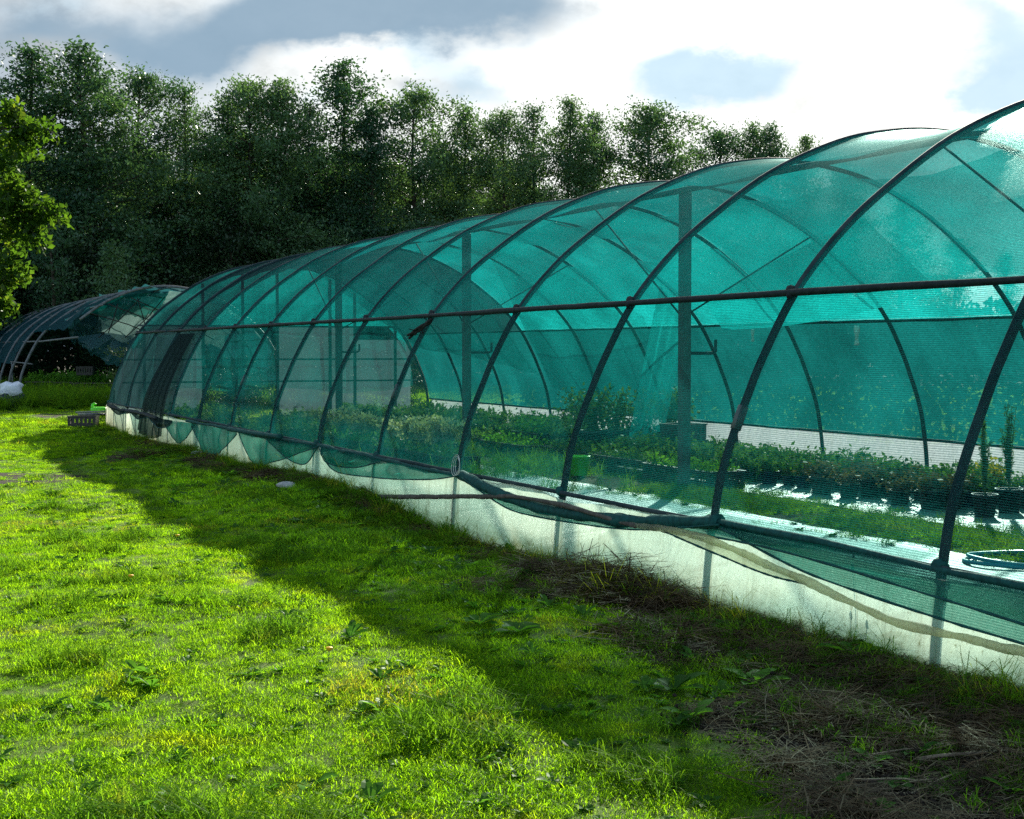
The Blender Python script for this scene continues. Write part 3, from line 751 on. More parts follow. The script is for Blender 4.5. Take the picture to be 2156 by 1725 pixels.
# ------------------------------------------------------------------ foliage helpers
def rand_leaves(rs, C, size, aspect=.55, up=.5, fold=0.):
    """one rhombic leaf at each centre C"""
    n = len(C); d = rs.normal(size=(n, 3)); d /= np.linalg.norm(d, axis=1, keepdims=True)
    nn = rs.normal(size=(n, 3)) + np.array([0, 0, up * 2]); nn -= d * np.sum(nn * d, 1, keepdims=True); nn /= np.linalg.norm(nn, axis=1, keepdims=True) + 1e-9
    w = np.cross(nn, d); s = size * rs.uniform(.6, 1.35, (n, 1))
    a = d * s; b = w * s * aspect
    return np.stack([C - a, C + b * .9 - a * .12, C + a, C - b * .9 - a * .12], 1)


def make_tree(seed, H, R, nlimb=85, clus=9, per=26, leaf=.085, kind=0, base=.13, sig=.26):
    rs = np.random.RandomState(seed)
    lean = rs.uniform(-.03, .03, 2); tz = np.linspace(0, H * .97, 9)
    tp = np.stack([lean[0] * tz + .12 * np.sin(tz * .5 + seed), lean[1] * tz + .12 * np.cos(tz * .43 + seed), tz], 1)
    bark = MB().tube(tp, np.interp(tz, [0, H], [.20 * H / 14, .02]), 8)
    cs = []
    gapdir = rs.uniform(0, 6.28, 5); gapz = rs.uniform(.35, .9, 5)
    for i in range(nlimb):
        f = base + (1 - base) * (i + rs.uniform(0, 1)) / nlimb; z = f * H * .97; az = i * 2.4 + rs.uniform(-.5, .5)
        if kind == 0: pr = np.interp(f, [0, .12, .35, .6, .8, .93, 1], [.5, .85, 1, .85, .55, .30, .06])
        elif kind == 1: pr = np.interp(f, [0, .2, .45, .7, .88, 1], [.45, .8, 1, .95, .62, .16])
        else: pr = np.interp(f, [0, .15, .5, .75, .92, 1], [.5, 1, .85, .58, .28, .05])
        ln = R * pr * rs.uniform(.45, 1.3)
        for gd, gf in zip(gapdir, gapz):
            if abs(f - gf) < .07 and math.cos(az - gd) > .2: ln *= .45
        up = rs.uniform(.25, .75) if f < .85 else rs.uniform(.6, 1.2)
        p0 = np.array([np.interp(z, tz, tp[:, 0]), np.interp(z, tz, tp[:, 1]), z])
        d = np.array([math.cos(az), math.sin(az), up]); d /= np.linalg.norm(d)
        q = np.linspace(0, 1, 5)[:, None]; bend = np.array([0, 0, -.18 * ln]) * q ** 2
        LP = p0 + d * ln * q + bend
        bark.tube(LP, np.linspace(.035, .008, 5) * (1.3 - f * .6) * H / 14, 4, False)
        m = max(2, int(clus * ln / R + .5))
        for k in range(m):
            s = .28 + .75 * ((k + rs.uniform(0, 1)) / m) ** .72
            c = p0 + d * ln * s + np.array([0, 0, -.18 * ln]) * s * s + rs.normal(0, .16, 3)
            cs.append((c, sig * rs.uniform(.6, 1.35)))
    for k in range(6):
        cs.append((tp[-1] + rs.normal(0, .18, 3) + np.array([0, 0, rs.uniform(-.3, .35)]), sig * .6))
    C = np.concatenate([c + np.clip(rs.normal(0, 1, (per, 3)), -1.7, 1.7) * np.array([g, g, g * .62]) for c, g in cs])
    return bark, rand_leaves(rs, C, leaf)


protos = []
for sdv, H, R, kind, nl in ((1, 14, 3.3, 0, 120), (2, 14, 3.0, 2, 115), (3, 14, 3.6, 1, 120), (4, 14, 3.7, 2, 120), (5, 14, 3.5, 1, 100), (6, 14, 2.9, 2, 85)):
    bk, lv = make_tree(sdv, H, R, nl, 15, 34, .078, kind, .14, .34)
    protos.append((bk.mesh('trunk', M['bark']), quads_mesh('crown', lv, M['leaf_tree'])))


def put_tree(k, x, y, H, wide, rz, label, group, cat='tree', name='forest_tree'):
    r = thing(name, label, cat, (x, y, float(gz(x, y)) - .05), rz, group)
    s = H / 14.; r.scale = (s * wide, s * wide, s)
    link('trunk', protos[k][0], r); link('crown', protos[k][1], r)
    return r


def ZL(px): return np.interp(px, [-200, 60, 1700, 2400], [64, 68, 90, 98])


ORD = ['first', 'second', 'third', 'fourth', 'fifth', 'sixth', 'seventh', 'eighth', 'ninth', 'tenth', 'eleventh', 'twelfth', 'thirteenth', 'fourteenth', 'fifteenth', 'sixteenth', 'seventeenth', 'eighteenth', 'nineteenth', 'twentieth', 'twenty-first', 'twenty-second', 'twenty-third', 'twenty-fourth']
tops = [(-120, 130, 2, 1.1), (60, 98, 1, 1.25), (190, 100, 0, 1.15), (290, 150, 4, 1.0), (387, 178, 5, .85), (470, 215, 1, 1.0), (528, 172, 2, 1.0), (590, 170, 0, 1.0), (655, 215, 5, .9), (716, 130, 3, 1.15), (790, 225, 1, .9), (872, 186, 4, 1.05), (985, 228, 0, .95), (1058, 238, 2, .8), (1115, 222, 5, .95), (1192, 208, 1, .9), (1243, 242, 0, .85), (1372, 226, 2, 1.15), (1500, 276, 4, 1.0), (1578, 262, 5, .95), (1622, 268, 0, .8), (1692, 284, 1, .8), (1775, 330, 3, .9)]
rt = random.Random(4)
look = ['pointed crown', 'slim spire crown', 'broad rounded crown', 'cone shaped crown', 'loose open crown', 'thin sparse crown']
for k, (px, py, pk, wd) in enumerate(tops):
    Z = ZL(px) + rt.uniform(-2, 3); H = HC + (YV - py) / F * Z + .1
    put_tree(pk, (px - 1078) / F * Z, Z, H, wd, rt.uniform(0, 6.28), 'dark green tree with %s, %s treetop from the left' % (look[pk], ORD[k]), 'trees along the edge of the wood')
# trees behind the net on the right, seen only through it
for k, (px, py, wd) in enumerate(((1895, 405, 1.1), (2010, 500, 1.3), (2120, 530, 1.2))):
    Z = ZL(px) + 2
    put_tree((k * 2 + 1) % 6, (px - 1078) / F * Z, Z, HC + (YV - py) / F * Z, wd, k * 1.3, 'pale tree shape seen through the green net, %s from the right' % ORD[2 - k], 'trees behind the net')
# deeper rows of the wood
kk = 0
for row, dz in enumerate((6, 13)):
    for j in range(13 if row == 0 else 11):
        px = -140 + j * (110 if row == 0 else 150) + rt.uniform(-30, 30); Z = ZL(px) + dz + rt.uniform(-1.5, 1.5)
        H = np.interp(px, [900, 1300, 1600], [13.2, 12.4, 9.0]) + rt.uniform(-1, .8) + row * .7
        put_tree(rt.randrange(6), (px - 1078) / F * Z, Z, H, 1.25, rt.uniform(0, 6.28), 'dark tree standing deeper in the wood behind the front trees', 'trees deeper in the wood')
# dense bushes under the front trees
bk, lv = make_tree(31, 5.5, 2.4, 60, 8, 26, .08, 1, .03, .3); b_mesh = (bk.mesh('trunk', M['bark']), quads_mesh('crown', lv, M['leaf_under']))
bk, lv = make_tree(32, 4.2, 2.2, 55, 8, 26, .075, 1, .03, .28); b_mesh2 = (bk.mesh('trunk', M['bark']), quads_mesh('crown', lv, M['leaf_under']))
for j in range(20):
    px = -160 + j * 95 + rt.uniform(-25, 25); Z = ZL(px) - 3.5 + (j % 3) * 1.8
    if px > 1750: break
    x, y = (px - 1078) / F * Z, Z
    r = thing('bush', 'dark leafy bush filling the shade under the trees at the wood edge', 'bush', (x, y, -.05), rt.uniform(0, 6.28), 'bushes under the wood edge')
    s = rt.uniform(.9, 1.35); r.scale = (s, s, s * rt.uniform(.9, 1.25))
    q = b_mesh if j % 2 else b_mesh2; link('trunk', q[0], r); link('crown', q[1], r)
for k, (a, n) in enumerate(((1.2, 13.6), (2.6, 13.3), (3.9, 13.9), (5.3, 13.4), (6.7, 14.0), (2.0, 14.8), (4.6, 15.0), (6.0, 15.2), (7.6, 13.2))):
    x, y = to_XY(L0 + a, T_OF(n)); s = rt.uniform(.28, .38)
    r = thing('bush', 'dark low bush in the gap between the two tunnels, seen through the end wall', 'bush', (x, y, -.05), k * 1.7, 'bushes between the tunnels'); r.scale = (s * 1.2, s * 1.2, s)
    q = b_mesh if k % 2 else b_mesh2; link('trunk', q[0], r); link('crown', q[1], r)
def one_bush(name, px, Z, H, wide, mt, label, seed, leaf=.075, kind=1):
    bk, lv = make_tree(seed, H, wide, 60, 8, 24, leaf, kind, .04, .24)
    r = thing(name, label, 'bush', ((px - 1078) / F * Z, Z, -.05), seed)
    bk.build('trunk', M['bark'], r); link('crown', quads_mesh('crown', lv, M[mt]), r)
one_bush('shrub', 905, 66, 6.2, 2.2, 'leaf_grey', 'pale greyish shrub rising in front of the dark trees behind the tunnel roof', 61)
one_bush('shrub', 240, 60, 6.0, 2.0, 'leaf_tree', 'tall narrow green shrub standing before the dark wood behind the wrecked tunnel', 62, kind=2)
one_bush('shrub', 110, 61, 8.0, 2.1, 'leaf_tree', 'slender green young tree at the left in front of the dark wood', 63, kind=2)
one_bush('shrub', 300, 57, 3.6, 2.3, 'leaf_under', 'low dark green bush just behind the torn film of the wrecked tunnel', 64)
one_bush('shrub', 1085, 74, 5.4, 1.8, 'leaf_bright', 'small yellow green shrub glowing between trunks above the tunnel roof', 65)
# far wood closing the view
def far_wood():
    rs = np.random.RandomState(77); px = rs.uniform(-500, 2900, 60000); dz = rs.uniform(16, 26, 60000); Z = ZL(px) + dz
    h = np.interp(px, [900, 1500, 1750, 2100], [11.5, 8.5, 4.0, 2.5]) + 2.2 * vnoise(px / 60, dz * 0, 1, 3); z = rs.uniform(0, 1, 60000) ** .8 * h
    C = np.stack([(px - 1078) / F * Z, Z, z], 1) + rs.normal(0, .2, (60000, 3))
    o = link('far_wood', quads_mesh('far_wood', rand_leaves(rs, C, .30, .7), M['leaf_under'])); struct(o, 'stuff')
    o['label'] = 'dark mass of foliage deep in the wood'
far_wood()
# clipped hedge on the far side of the tunnel
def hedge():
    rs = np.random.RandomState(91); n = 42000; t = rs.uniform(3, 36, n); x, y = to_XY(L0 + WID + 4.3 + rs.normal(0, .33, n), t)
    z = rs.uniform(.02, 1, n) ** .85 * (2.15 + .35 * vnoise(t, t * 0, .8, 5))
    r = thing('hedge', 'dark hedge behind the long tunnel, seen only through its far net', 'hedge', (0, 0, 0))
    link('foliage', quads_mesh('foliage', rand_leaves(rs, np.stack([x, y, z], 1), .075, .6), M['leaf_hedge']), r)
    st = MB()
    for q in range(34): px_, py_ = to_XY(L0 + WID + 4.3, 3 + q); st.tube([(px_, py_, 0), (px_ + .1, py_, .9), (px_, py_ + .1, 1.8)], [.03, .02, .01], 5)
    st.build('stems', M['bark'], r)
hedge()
# near tree at the left edge
def near_tree():
    rs = np.random.RandomState(12); r = thing('leafy_tree', 'bright yellow green leafy tree reaching in at the left edge', 'tree', (-6.75, 14, 0))
    tr = MB().tube([(0, 0, 0), (.05, 0, 1.2), (.1, .05, 2.2), (.05, 0, 3.2), (.1, 0, 4.2)], [.13, .11, .085, .05, .02], 9)
    tips = [((px - 1078) / F * 14 + 6.75, ty, HC + (YV - py) / F * 14) for px, py, ty in (
        (20, 250, 0), (60, 268, .1), (108, 275, 0), (75, 300, .1), (20, 310, .2), (-40, 240, 0), (25, 350, 0), (45, 385, .1), (10, 400, .2), (60, 415, 0), (20, 440, 0), (70, 455, .1), (122, 440, 0), (95, 475, .1), (40, 490, .1),
        (75, 515, 0), (20, 520, .2), (50, 545, 0), (15, 570, .1), (48, 585, 0), (0, 610, 0), (10, 640, .1), (-10, 670, 0), (-60, 330, .2), (-70, 430, -.2), (-60, 530, .2), (-150, 300, .4), (-160, 450, -.5), (-150, 560, .5), (-260, 380, 0), (-330, 300, .5), (-380, 460, -.4), (-450, 380, .2), (-520, 300, 0), (-560, 480, .3), (-450, 560, -.3), (-300, 250, .2))]
    Cs = []; bough = []
    for bx, by, bz, h0 in ((1.75, .05, 3.75, 1.9), (1.95, .1, 2.95, 1.5), (1.35, .15, 2.15, 1.1), (1.2, .2, 3.3, 1.7), (.4, .5, 3.9, 2.2), (-.7, .3, 3.5, 1.8), (-.9, -.3, 2.6, 1.4), (.3, -.6, 2.8, 1.5)):
        q = np.linspace(0, 1, 14)[:, None]; p0 = np.array([.07, 0, h0]); p1 = np.array([bx, by, bz])
        LP = p0 + (p1 - p0) * q + np.array([0, 0, .22]) * np.sin(q * math.pi) + np.cumsum(rs.normal(0, .022, (14, 3)), 0)
        tr.tube(LP, np.linspace(.05, .010, 14), 6, False); bough.append(LP)
    bp = np.concatenate(bough)
    for tx, ty, tz in tips:
        tip = np.array([tx, ty, tz]); k0 = np.argmin(np.linalg.norm(bp - tip + np.array([.25, 0, .1]), axis=1)); p0 = bp[k0]; q = np.linspace(0, 1, 8)[:, None]
        LP = p0 + (tip - p0) * q + np.array([0, 0, .07]) * np.sin(q * math.pi) + np.vstack([[0, 0, 0], np.cumsum(rs.normal(0, .016, (7, 3)), 0)])
        tr.tube(LP, np.linspace(.013, .003, 8), 5, False)
        for k in range(17):
            f = min(1.05, 1.03 - abs(rs.normal(0, .28))); c = np.array([np.interp(f, q[:, 0], LP[:, m]) for m in range(3)])
            Cs.append(c + np.clip(rs.normal(0, 1, (11, 3)), -1.6, 1.6) * .066)
    tr.build('trunk', M['bark'], r)
    link('crown', quads_mesh('crown', rand_leaves(rs, np.concatenate(Cs), .036, .62, .1), M['leaf_near']), r)
near_tree()

# ------------------------------------------------------------------ grass (uncountable: one object each)
PC = bpy.data.collections.new('tuft_shapes')          # shapes scattered by the grass; not in the scene itself


def blades(seed, n, rad, lmin, lmax, w, lean=.5, curl=.5, flat=0.):
    rs = np.random.RandomState(seed); V = []; Fc = []
    for i in range(n):
        a = rs.uniform(0, 6.28); r = rad * math.sqrt(rs.rand()); x, y = r * math.cos(a), r * math.sin(a)
        L = rs.uniform(lmin, lmax); az = rs.uniform(0, 6.28); le = rs.uniform(.1, 1) * lean
        dr = np.array([math.cos(az), math.sin(az), 0]); sd_ = np.array([-math.sin(az + rs.uniform(-.8, .8)), math.cos(az), 0]) * w * rs.uniform(.6, 1.2)
        b = len(V)
        for k, f in enumerate((0, .4, .75)):
            ang = le + curl * f * rs.uniform(.6, 1.3)
            c = np.array([x, y, 0]) + dr * L * f * math.sin(min(ang, 1.5)) + np.array([0, 0, L * f * math.cos(min(ang, 1.45)) * (1 - flat) + .004])
            ww = sd_ * (1 - .45 * f); V += [c - ww, c + ww]
        ang = min(le + curl * 1.1, 1.5); V.append(np.array([x, y, 0]) + dr * L * math.sin(ang) + np.array([0, 0, L * math.cos(ang) * (1 - flat) + .004]))
        Fc += [(b, b + 1, b + 3, b + 2), (b + 2, b + 3, b + 5, b + 4), (b + 4, b + 5, b + 6)]
    return MB().add(V, Fc)


def straw(seed, n, rad, lmin, lmax, w):
    rs = np.random.RandomState(seed); m = MB()
    for i in range(n):
        a = rs.uniform(0, 6.28); r = rad * math.sqrt(rs.rand()); L = rs.uniform(lmin, lmax); az = rs.uniform(0, 6.28); tilt = rs.uniform(-.25, .35)
        p = np.array([r * math.cos(a), r * math.sin(a), .006 + rs.uniform(0, .03)]); d = np.array([math.cos(az), math.sin(az), tilt]) * L / 2
        mid = p + np.array([rs.normal(0, .01), rs.normal(0, .01), .012]); q = np.array([-math.sin(az), math.cos(az), .3]) * w
        e0, e1 = p - d, p + d; e0[2] = max(e0[2], .002); e1[2] = max(e1[2], .002)
        m.add([e0 - q, e0 + q, mid + q, mid - q, e1 - q * .5, e1 + q * .5], [(0, 1, 2, 3), (3, 2, 5, 4)])
    return m


def rosette(seed, n, L, w):
    """broad-leaved lawn weed"""
    rs = np.random.RandomState(seed); m = MB()
    for i in range(n):
        az = i * 2.4 + rs.uniform(-.4, .4); l = L * rs.uniform(.5, 1.1); el = rs.uniform(.15, .9); ww = w * rs.uniform(.7, 1.2)
        d = np.array([math.cos(az), math.sin(az), 0]); s = np.array([-math.sin(az), math.cos(az), 0]); P = []
        for f, q in ((0, .10), (.3, .45), (.55, 1.), (.8, .75), (1., .05)):
            c = d * l * f * math.cos(el * (1 - .5 * f)) + np.array([0, 0, .006 + l * math.sin(el) * (f - .45 * f * f)])
            P.append([c - s * ww * q + np.array([0, 0, ww * q * .35]), c, c + s * ww * q + np.array([0, 0, ww * q * .35])])
        m.grid(P)
    return m


shapes = []
def shape(mb, m):
    nm = 'tuft_%02d' % len(shapes); o = bpy.data.objects.new(nm, mb.mesh(nm, M[m], False)); PC.objects.link(o); shapes.append(o)
for q in range(4): shape(blades(100 + q, 62, .085, .020, .056, .0015, .8, .8), 'blade')          # 0-3 lawn
shape(blades(110, 40, .06, .06, .13, .0019, .5, .8), 'blade_long')                                   # 4 taller lawn tuft
shape(blades(111, 36, .08, .03, .08, .0016, 1.1, .6), 'blade_dry')                                   # 5 dry
shape(blades(112, 34, .07, .14, .34, .0026, .45, .8), 'blade_long')                                  # 6 long tuft
shape(straw(113, 44, .16, .06, .26, .0016), 'straw')                                                 # 7 straw
shape(rosette(114, 9, .085, .017), 'weed')                                                           # 8 weed
shape(rosette(115, 12, .05, .012), 'weed')                                                           # 9 clover-like
shape(straw(116, 30, .22, .15, .5, .0022), 'straw')                                                  # 10 hay
shape(blades(117, 18, .07, .2, .5, .0018, .7, .9), 'blade_dry')                                      # 11 long dry stalks


def crumbs(seed):
    rs = np.random.RandomState(seed); m = MB()
    for i in range(16):
        r = .003 + .009 * rs.rand() ** 2.5; c = np.array([rs.normal(0, .07), rs.normal(0, .07), r * .45])
        V = np.array([(1, 0, 0), (-1, 0, 0), (0, 1, 0), (0, -1, 0), (0, 0, .7), (0, 0, -.7)]) * r * rs.uniform(.6, 1.4, (6, 1))
        m.add(V + c, [(0, 2, 4), (2, 1, 4), (1, 3, 4), (3, 0, 4), (2, 0, 5), (1, 2, 5), (3, 1, 5), (0, 3, 5)])
    return m
shape(crumbs(118), 'soil_crumb')                                                                     # 12 crumbs of soil


def scatter(name, label, P, idx, rot, scl):
    me = bpy.data.meshes.new(name); n = len(P); me.vertices.add(n); me.vertices.foreach_set('co', P.astype(np.float32).ravel())
    a = me.attributes.new('pick', 'INT', 'POINT'); a.data.foreach_set('value', idx.astype(np.int32))
    a = me.attributes.new('turn', 'FLOAT_VECTOR', 'POINT'); a.data.foreach_set('vector', rot.astype(np.float32).ravel())
    a = me.attributes.new('size', 'FLOAT_VECTOR', 'POINT'); a.data.foreach_set('vector', scl.astype(np.float32).ravel())
    o = link(name, me); struct(o, 'stuff'); o['label'] = label
    ng = bpy.data.node_groups.new(name, 'GeometryNodeTree')
    ng.interface.new_socket('Geometry', in_out='INPUT', socket_type='NodeSocketGeometry'); ng.interface.new_socket('Geometry', in_out='OUTPUT', socket_type='NodeSocketGeometry')
    i = ng.nodes.new('NodeGroupInput'); u = ng.nodes.new('NodeGroupOutput'); ci = ng.nodes.new('GeometryNodeCollectionInfo')
    ci.inputs['Collection'].default_value = PC; ci.inputs['Separate Children'].default_value = True; ci.inputs['Reset Children'].default_value = True
    ip = ng.nodes.new('GeometryNodeInstanceOnPoints'); ip.inputs['Pick Instance'].default_value = True
    def na(nm, t):
        q = ng.nodes.new('GeometryNodeInputNamedAttribute'); q.data_type = t; q.inputs['Name'].default_value = nm; return q.outputs['Attribute']
    L = ng.links.new
    L(i.outputs[0], ip.inputs['Points']); L(ci.outputs[0], ip.inputs['Instance']); L(na('pick', 'INT'), ip.inputs['Instance Index'])
    L(na('turn', 'FLOAT_VECTOR'), ip.inputs['Rotation']); L(na('size', 'FLOAT_VECTOR'), ip.inputs['Scale']); L(ip.outputs[0], u.inputs[0])
    md = o.modifiers.new('tufts', 'NODES'); md.node_group = ng
    return o


def lawn():
    rs = np.random.RandomState(9); PX, ID, SC = [], [], []
    for y0, y1, den, sc in ((3.2, 9, 270, 1.0), (9, 15, 170, 1.15), (15, 24, 90, 1.5), (24, 45, 42, 2.1), (45, 64, 14, 3.2)):
        w = .37 * y1 + 2.2; n = int(2 * w * (y1 - y0) * den)
        x = rs.uniform(-w, w, n); y = rs.uniform(y0, y1, n); L, t = to_LT(x, y); d = dirt(x, y)
        ok = (np.abs(x) < .37 * y + 2.2) & ((L < 5.02) | ((t > 33) & (t < 70)) | (L > 12.9))
        keep = ok & (rs.rand(n) > d * 1.15)
        big = vnoise(x, y, .45, 11); med = vnoise(x, y, 1.9, 12); dry = vnoise(x, y, .8, 13) * .6 + vnoise(x, y, 2.7, 14) * .4
        r = rs.rand(n); idx = rs.randint(0, 4, n)
        idx = np.where((med > .74) & (r < .3), 4, idx)
        idx = np.where((dry > .73) & (r < .45), 5, idx); idx = np.where((r > .925), 9, idx); idx = np.where((r > .985), 8, idx)
        s = sc * (.65 + .75 * med) * (.8 + .4 * big) * rs.uniform(.8, 1.2, n)
        s = np.where((idx == 8) | (idx == 9), np.minimum(s, 1.5), s)
        PX.append(np.stack([x, y], 1)[keep]); ID.append(idx[keep]); SC.append(s[keep])
    # weeds, straw and long tufts along the foot of the tunnel and on the bare soil
    n = 21000; t = rs.uniform(-2, 33, n); L = 5.04 - np.abs(rs.normal(0, .75, n)); x, y = to_XY(L, t); d = dirt(x, y)
    cl = vnoise(x, y, 1.3, 15); wall = sstep(4.55, 5.0, L); r = rs.rand(n)
    hay = np.exp(-(((L - 4.72) / .26) ** 2 + ((t - 8.7) / .75) ** 2)) + np.exp(-(((L - 4.2) / .4) ** 2 + ((t - 7.2) / .7) ** 2)) * .4
    nearsoil = sstep(7.5, 5.5, t)
    idx = np.full(n, -1); idx = np.where((r < .22) & (d > .45), 7, idx); idx = np.where((r < .28) & (hay > .3), 10, idx); idx = np.where((r > .40) & (r < .46) & (hay > .45), 11, idx); idx = np.where((r > .46) & (r < .58) & (hay > .35), 6, idx)
    idx = np.where((r > .50) & (r < .72) & (cl > .40) & (hay < .5), 4, idx); idx = np.where((r > .72) & (r < .72 + .11 * wall) & (cl > .5), np.where((t < 8) & (rs.rand(n) < .8), 4, 6), idx)
    idx = np.where((r > .88) & (r < .92), 8, idx); idx = np.where((r > .93) & (r < .945) & (wall > .3), 11, idx); idx = np.where((r > .96) & (hay > .4), 11, idx)
    idx = np.where((idx == -1) & (r > .95) & (cl > .45), 9, idx)
    k = (idx >= 0) & (np.abs(x) < .37 * y + 2) & (y > 2.5)
    s = rs.uniform(.7, 1.25, n) * np.where(y > 15, 1.1, 1.0); s = np.where(idx == 6, s * (.5 + .6 * cl) * np.where(t < 5, .75, 1), s); s = np.where(idx == 8, s * 1.2, s)
    PX.append(np.stack([x, y], 1)[k]); ID.append(idx[k]); SC.append(s[k])
    # extra straw on the wide bare corner
    n = 3200; t = rs.uniform(1.5, 8.5, n); L = rs.uniform(2.8, 5.0, n); x, y = to_XY(L, t); d = dirt(x, y); r = rs.rand(n)
    k = (d > .4) & (vnoise(x, y, 1.6, 19) > .5) ; idx = np.where(r < .62, 7, 10); idx = np.where((r > .84) & (vnoise(x, y, 1.4, 29) > .5), 4, idx); idx = np.where((r > .95), 9, idx); idx = np.where((r > .975), 8, idx)
    PX.append(np.stack([x, y], 1)[k]); ID.append(idx[k]); SC.append(rs.uniform(.6, 1.1, n)[k])
    n = 9000; t = rs.uniform(1.5, 12, n); L = rs.uniform(2.8, 5.0, n); x, y = to_XY(L, t); k = dirt(x, y) > .5
    PX.append(np.stack([x, y], 1)[k]); ID.append(np.full(n, 12)[k]); SC.append(rs.uniform(.6, 1.25, n)[k])
    # rank growth around the wrecked tunnel and between the two
    n = 17000; t = rs.uniform(33, 62, n); L = rs.uniform(2.4, 13, n); x, y = to_XY(L, t); k = (vnoise(x, y, .5, 21) > .22) & (y > 39 + 1.2 * vnoise(x, y, .9, 22)) & ~((L < 6.4) & (t < 35))
    PX.append(np.stack([x, y], 1)[k]); ID.append(np.where(rs.rand(n) < .35, 6, 8)[k]); SC.append((rs.uniform(1.6, 3.4, n))[k])
    P = np.concatenate(PX); ID = np.concatenate(ID); SC = np.concatenate(SC)
    z = gz(P[:, 0], P[:, 1]) - .004; n = len(P)
    hay = np.exp(-(((to_LT(P[:, 0], P[:, 1])[0] - 4.72) / .26) ** 2 + ((to_LT(P[:, 0], P[:, 1])[1] - 8.7) / .75) ** 2))
    z = z + np.where((ID == 10) | (ID == 7), hay * rs.uniform(0, .22, n), 0)
    rot = np.stack([rs.normal(0, .12, n), rs.normal(0, .12, n), rs.uniform(0, 6.28, n)], 1)
    scatter('grass', 'lawn grass with weeds, tufts and straw', np.c_[P, z], ID, rot, np.stack([SC, SC, SC * rs.uniform(.8, 1.2, n) * np.interp(P[:, 1], [9, 20, 36, 40], [1., .72, .5, .9])], 1))
    # inside the tunnel: grassy walkway
    n = 7500; t = rs.uniform(3, 31, n); a = 3.6 + rs.normal(0, .31, n); ex = (t > 15); a = np.where(ex, rs.uniform(1.5, 6.9, n), a)
    k = (vnoise(t, a, 1.1, 23) + rs.uniform(-.2, .2, n) > np.where(ex, .52, .22)); x, y = to_XY(L0 + a, t); r = rs.rand(n)
    idx = np.where(r < .6, rs.randint(0, 4, n), np.where(r < .85, 4, 9)); s = rs.uniform(.9, 1.5, n)
    idx = np.where(ex & (r > .7), 6, idx)
    rot = np.stack([rs.normal(0, .12, n), rs.normal(0, .12, n), rs.uniform(0, 6.28, n)], 1)
    scatter('walkway_grass', 'grassy walkway inside the tunnel', np.stack([x, y, np.full(n, .004)], 1)[k], idx[k], rot[k], np.stack([s, s, s], 1)[k])


lawn()

# ground cloth inside
def cloth(a0, a1, t0, t1, seed, z=.008):
    k = np.linspace(t0, t1, 140); n = 14; P = np.zeros((140, n, 3))
    for i, t in enumerate(k):
        e0 = (vnoise(t, 0, 1.2, seed) - .5) * .16; e1 = (vnoise(t, 0, 1.5, seed + 1) - .5) * .28
        for j in range(n):
            a = a0 + e0 + (a1 + e1 - a0 - e0) * j / (n - 1); x, y = to_XY(L0 + a, t)
            P[i, j] = (x, y, z + .012 * vnoise(t, a, 4, seed + 2))
    return MB().grid(P)
struct(cloth(.02, 3.02, -.5, 20, 41).build('ground_cloth', M['cloth']))
struct(cloth(4.25, 7.35, -.5, 19, 45).build('ground_cloth', M['cloth']))

# ------------------------------------------------------------------ things in the tunnel and around it
def in_t(a, t, z=0.): x, y = to_XY(L0 + a, t); return (x, y, z)


def pot_mesh(r, h, m):
    p = MB().lathe([(0, .004), (r * .74, 0), (r * .76, .01), (r * .98, h * .88), (r * 1.06, h * .88), (r * 1.08, h), (r * 1.0, h), (r * .95, h * .86)], k=14).mesh('pot', M[m])
    s = MB().lathe([(r * .94, h * .88), (r * .5, h * .90), (0.001, h * .91)], k=14).mesh('soil', M['pot_soil'])
    return p, s


def plant_leaves(seed, H, R, n, leaf, z0, kind=0):
    rs = np.random.RandomState(seed); st = MB(); C = []
    ns = 9 if kind == 0 else 14
    for i in range(ns):
        az = rs.uniform(0, 6.28); sp = R * rs.uniform(.25, 1); h = H * rs.uniform(.6, 1.05)
        if kind == 1: sp *= .45
        q = np.linspace(0, 1, 5)[:, None]; tip = np.array([sp * math.cos(az), sp * math.sin(az), h])
        LP = np.array([0, 0, z0]) + tip * np.c_[q[:, 0] ** 1.4, q[:, 0] ** 1.4, q[:, 0]]
        st.tube(LP, np.linspace(.006, .002, 5), 4, False)
        m = n // ns; s = rs.uniform(.2, 1.02, m); base = np.stack([np.interp(s, q[:, 0], LP[:, c]) for c in range(3)], 1)
        C.append(base + rs.normal(0, 1, (m, 3)) * (R * (.22 if kind == 0 else .07)) * np.array([1, 1, .6]))
    C = np.concatenate(C); C[:, 2] = np.maximum(C[:, 2], z0 * .8)
    lv = rand_leaves(rs, C, leaf, .6 if kind == 0 else .22, .6 if kind == 0 else 0)
    return st, lv


def make_potted(name, label, seed, r, h, potm, leafm, H, R, n, leaf, kind=0, group=None, cat='potted plant'):
    o = thing(name, label, cat, (0, 0, 0), 0, group)
    pm, sm = pot_mesh(r, h, potm); p = link('pot', pm, o); link('soil', sm, p)
    st, lv = plant_leaves(seed, H, R, n, leaf, h * .85, kind)
    fo = link('foliage', quads_mesh('foliage', lv, M[leafm]), o); st.build('stems', M['stem'], fo)
    return o


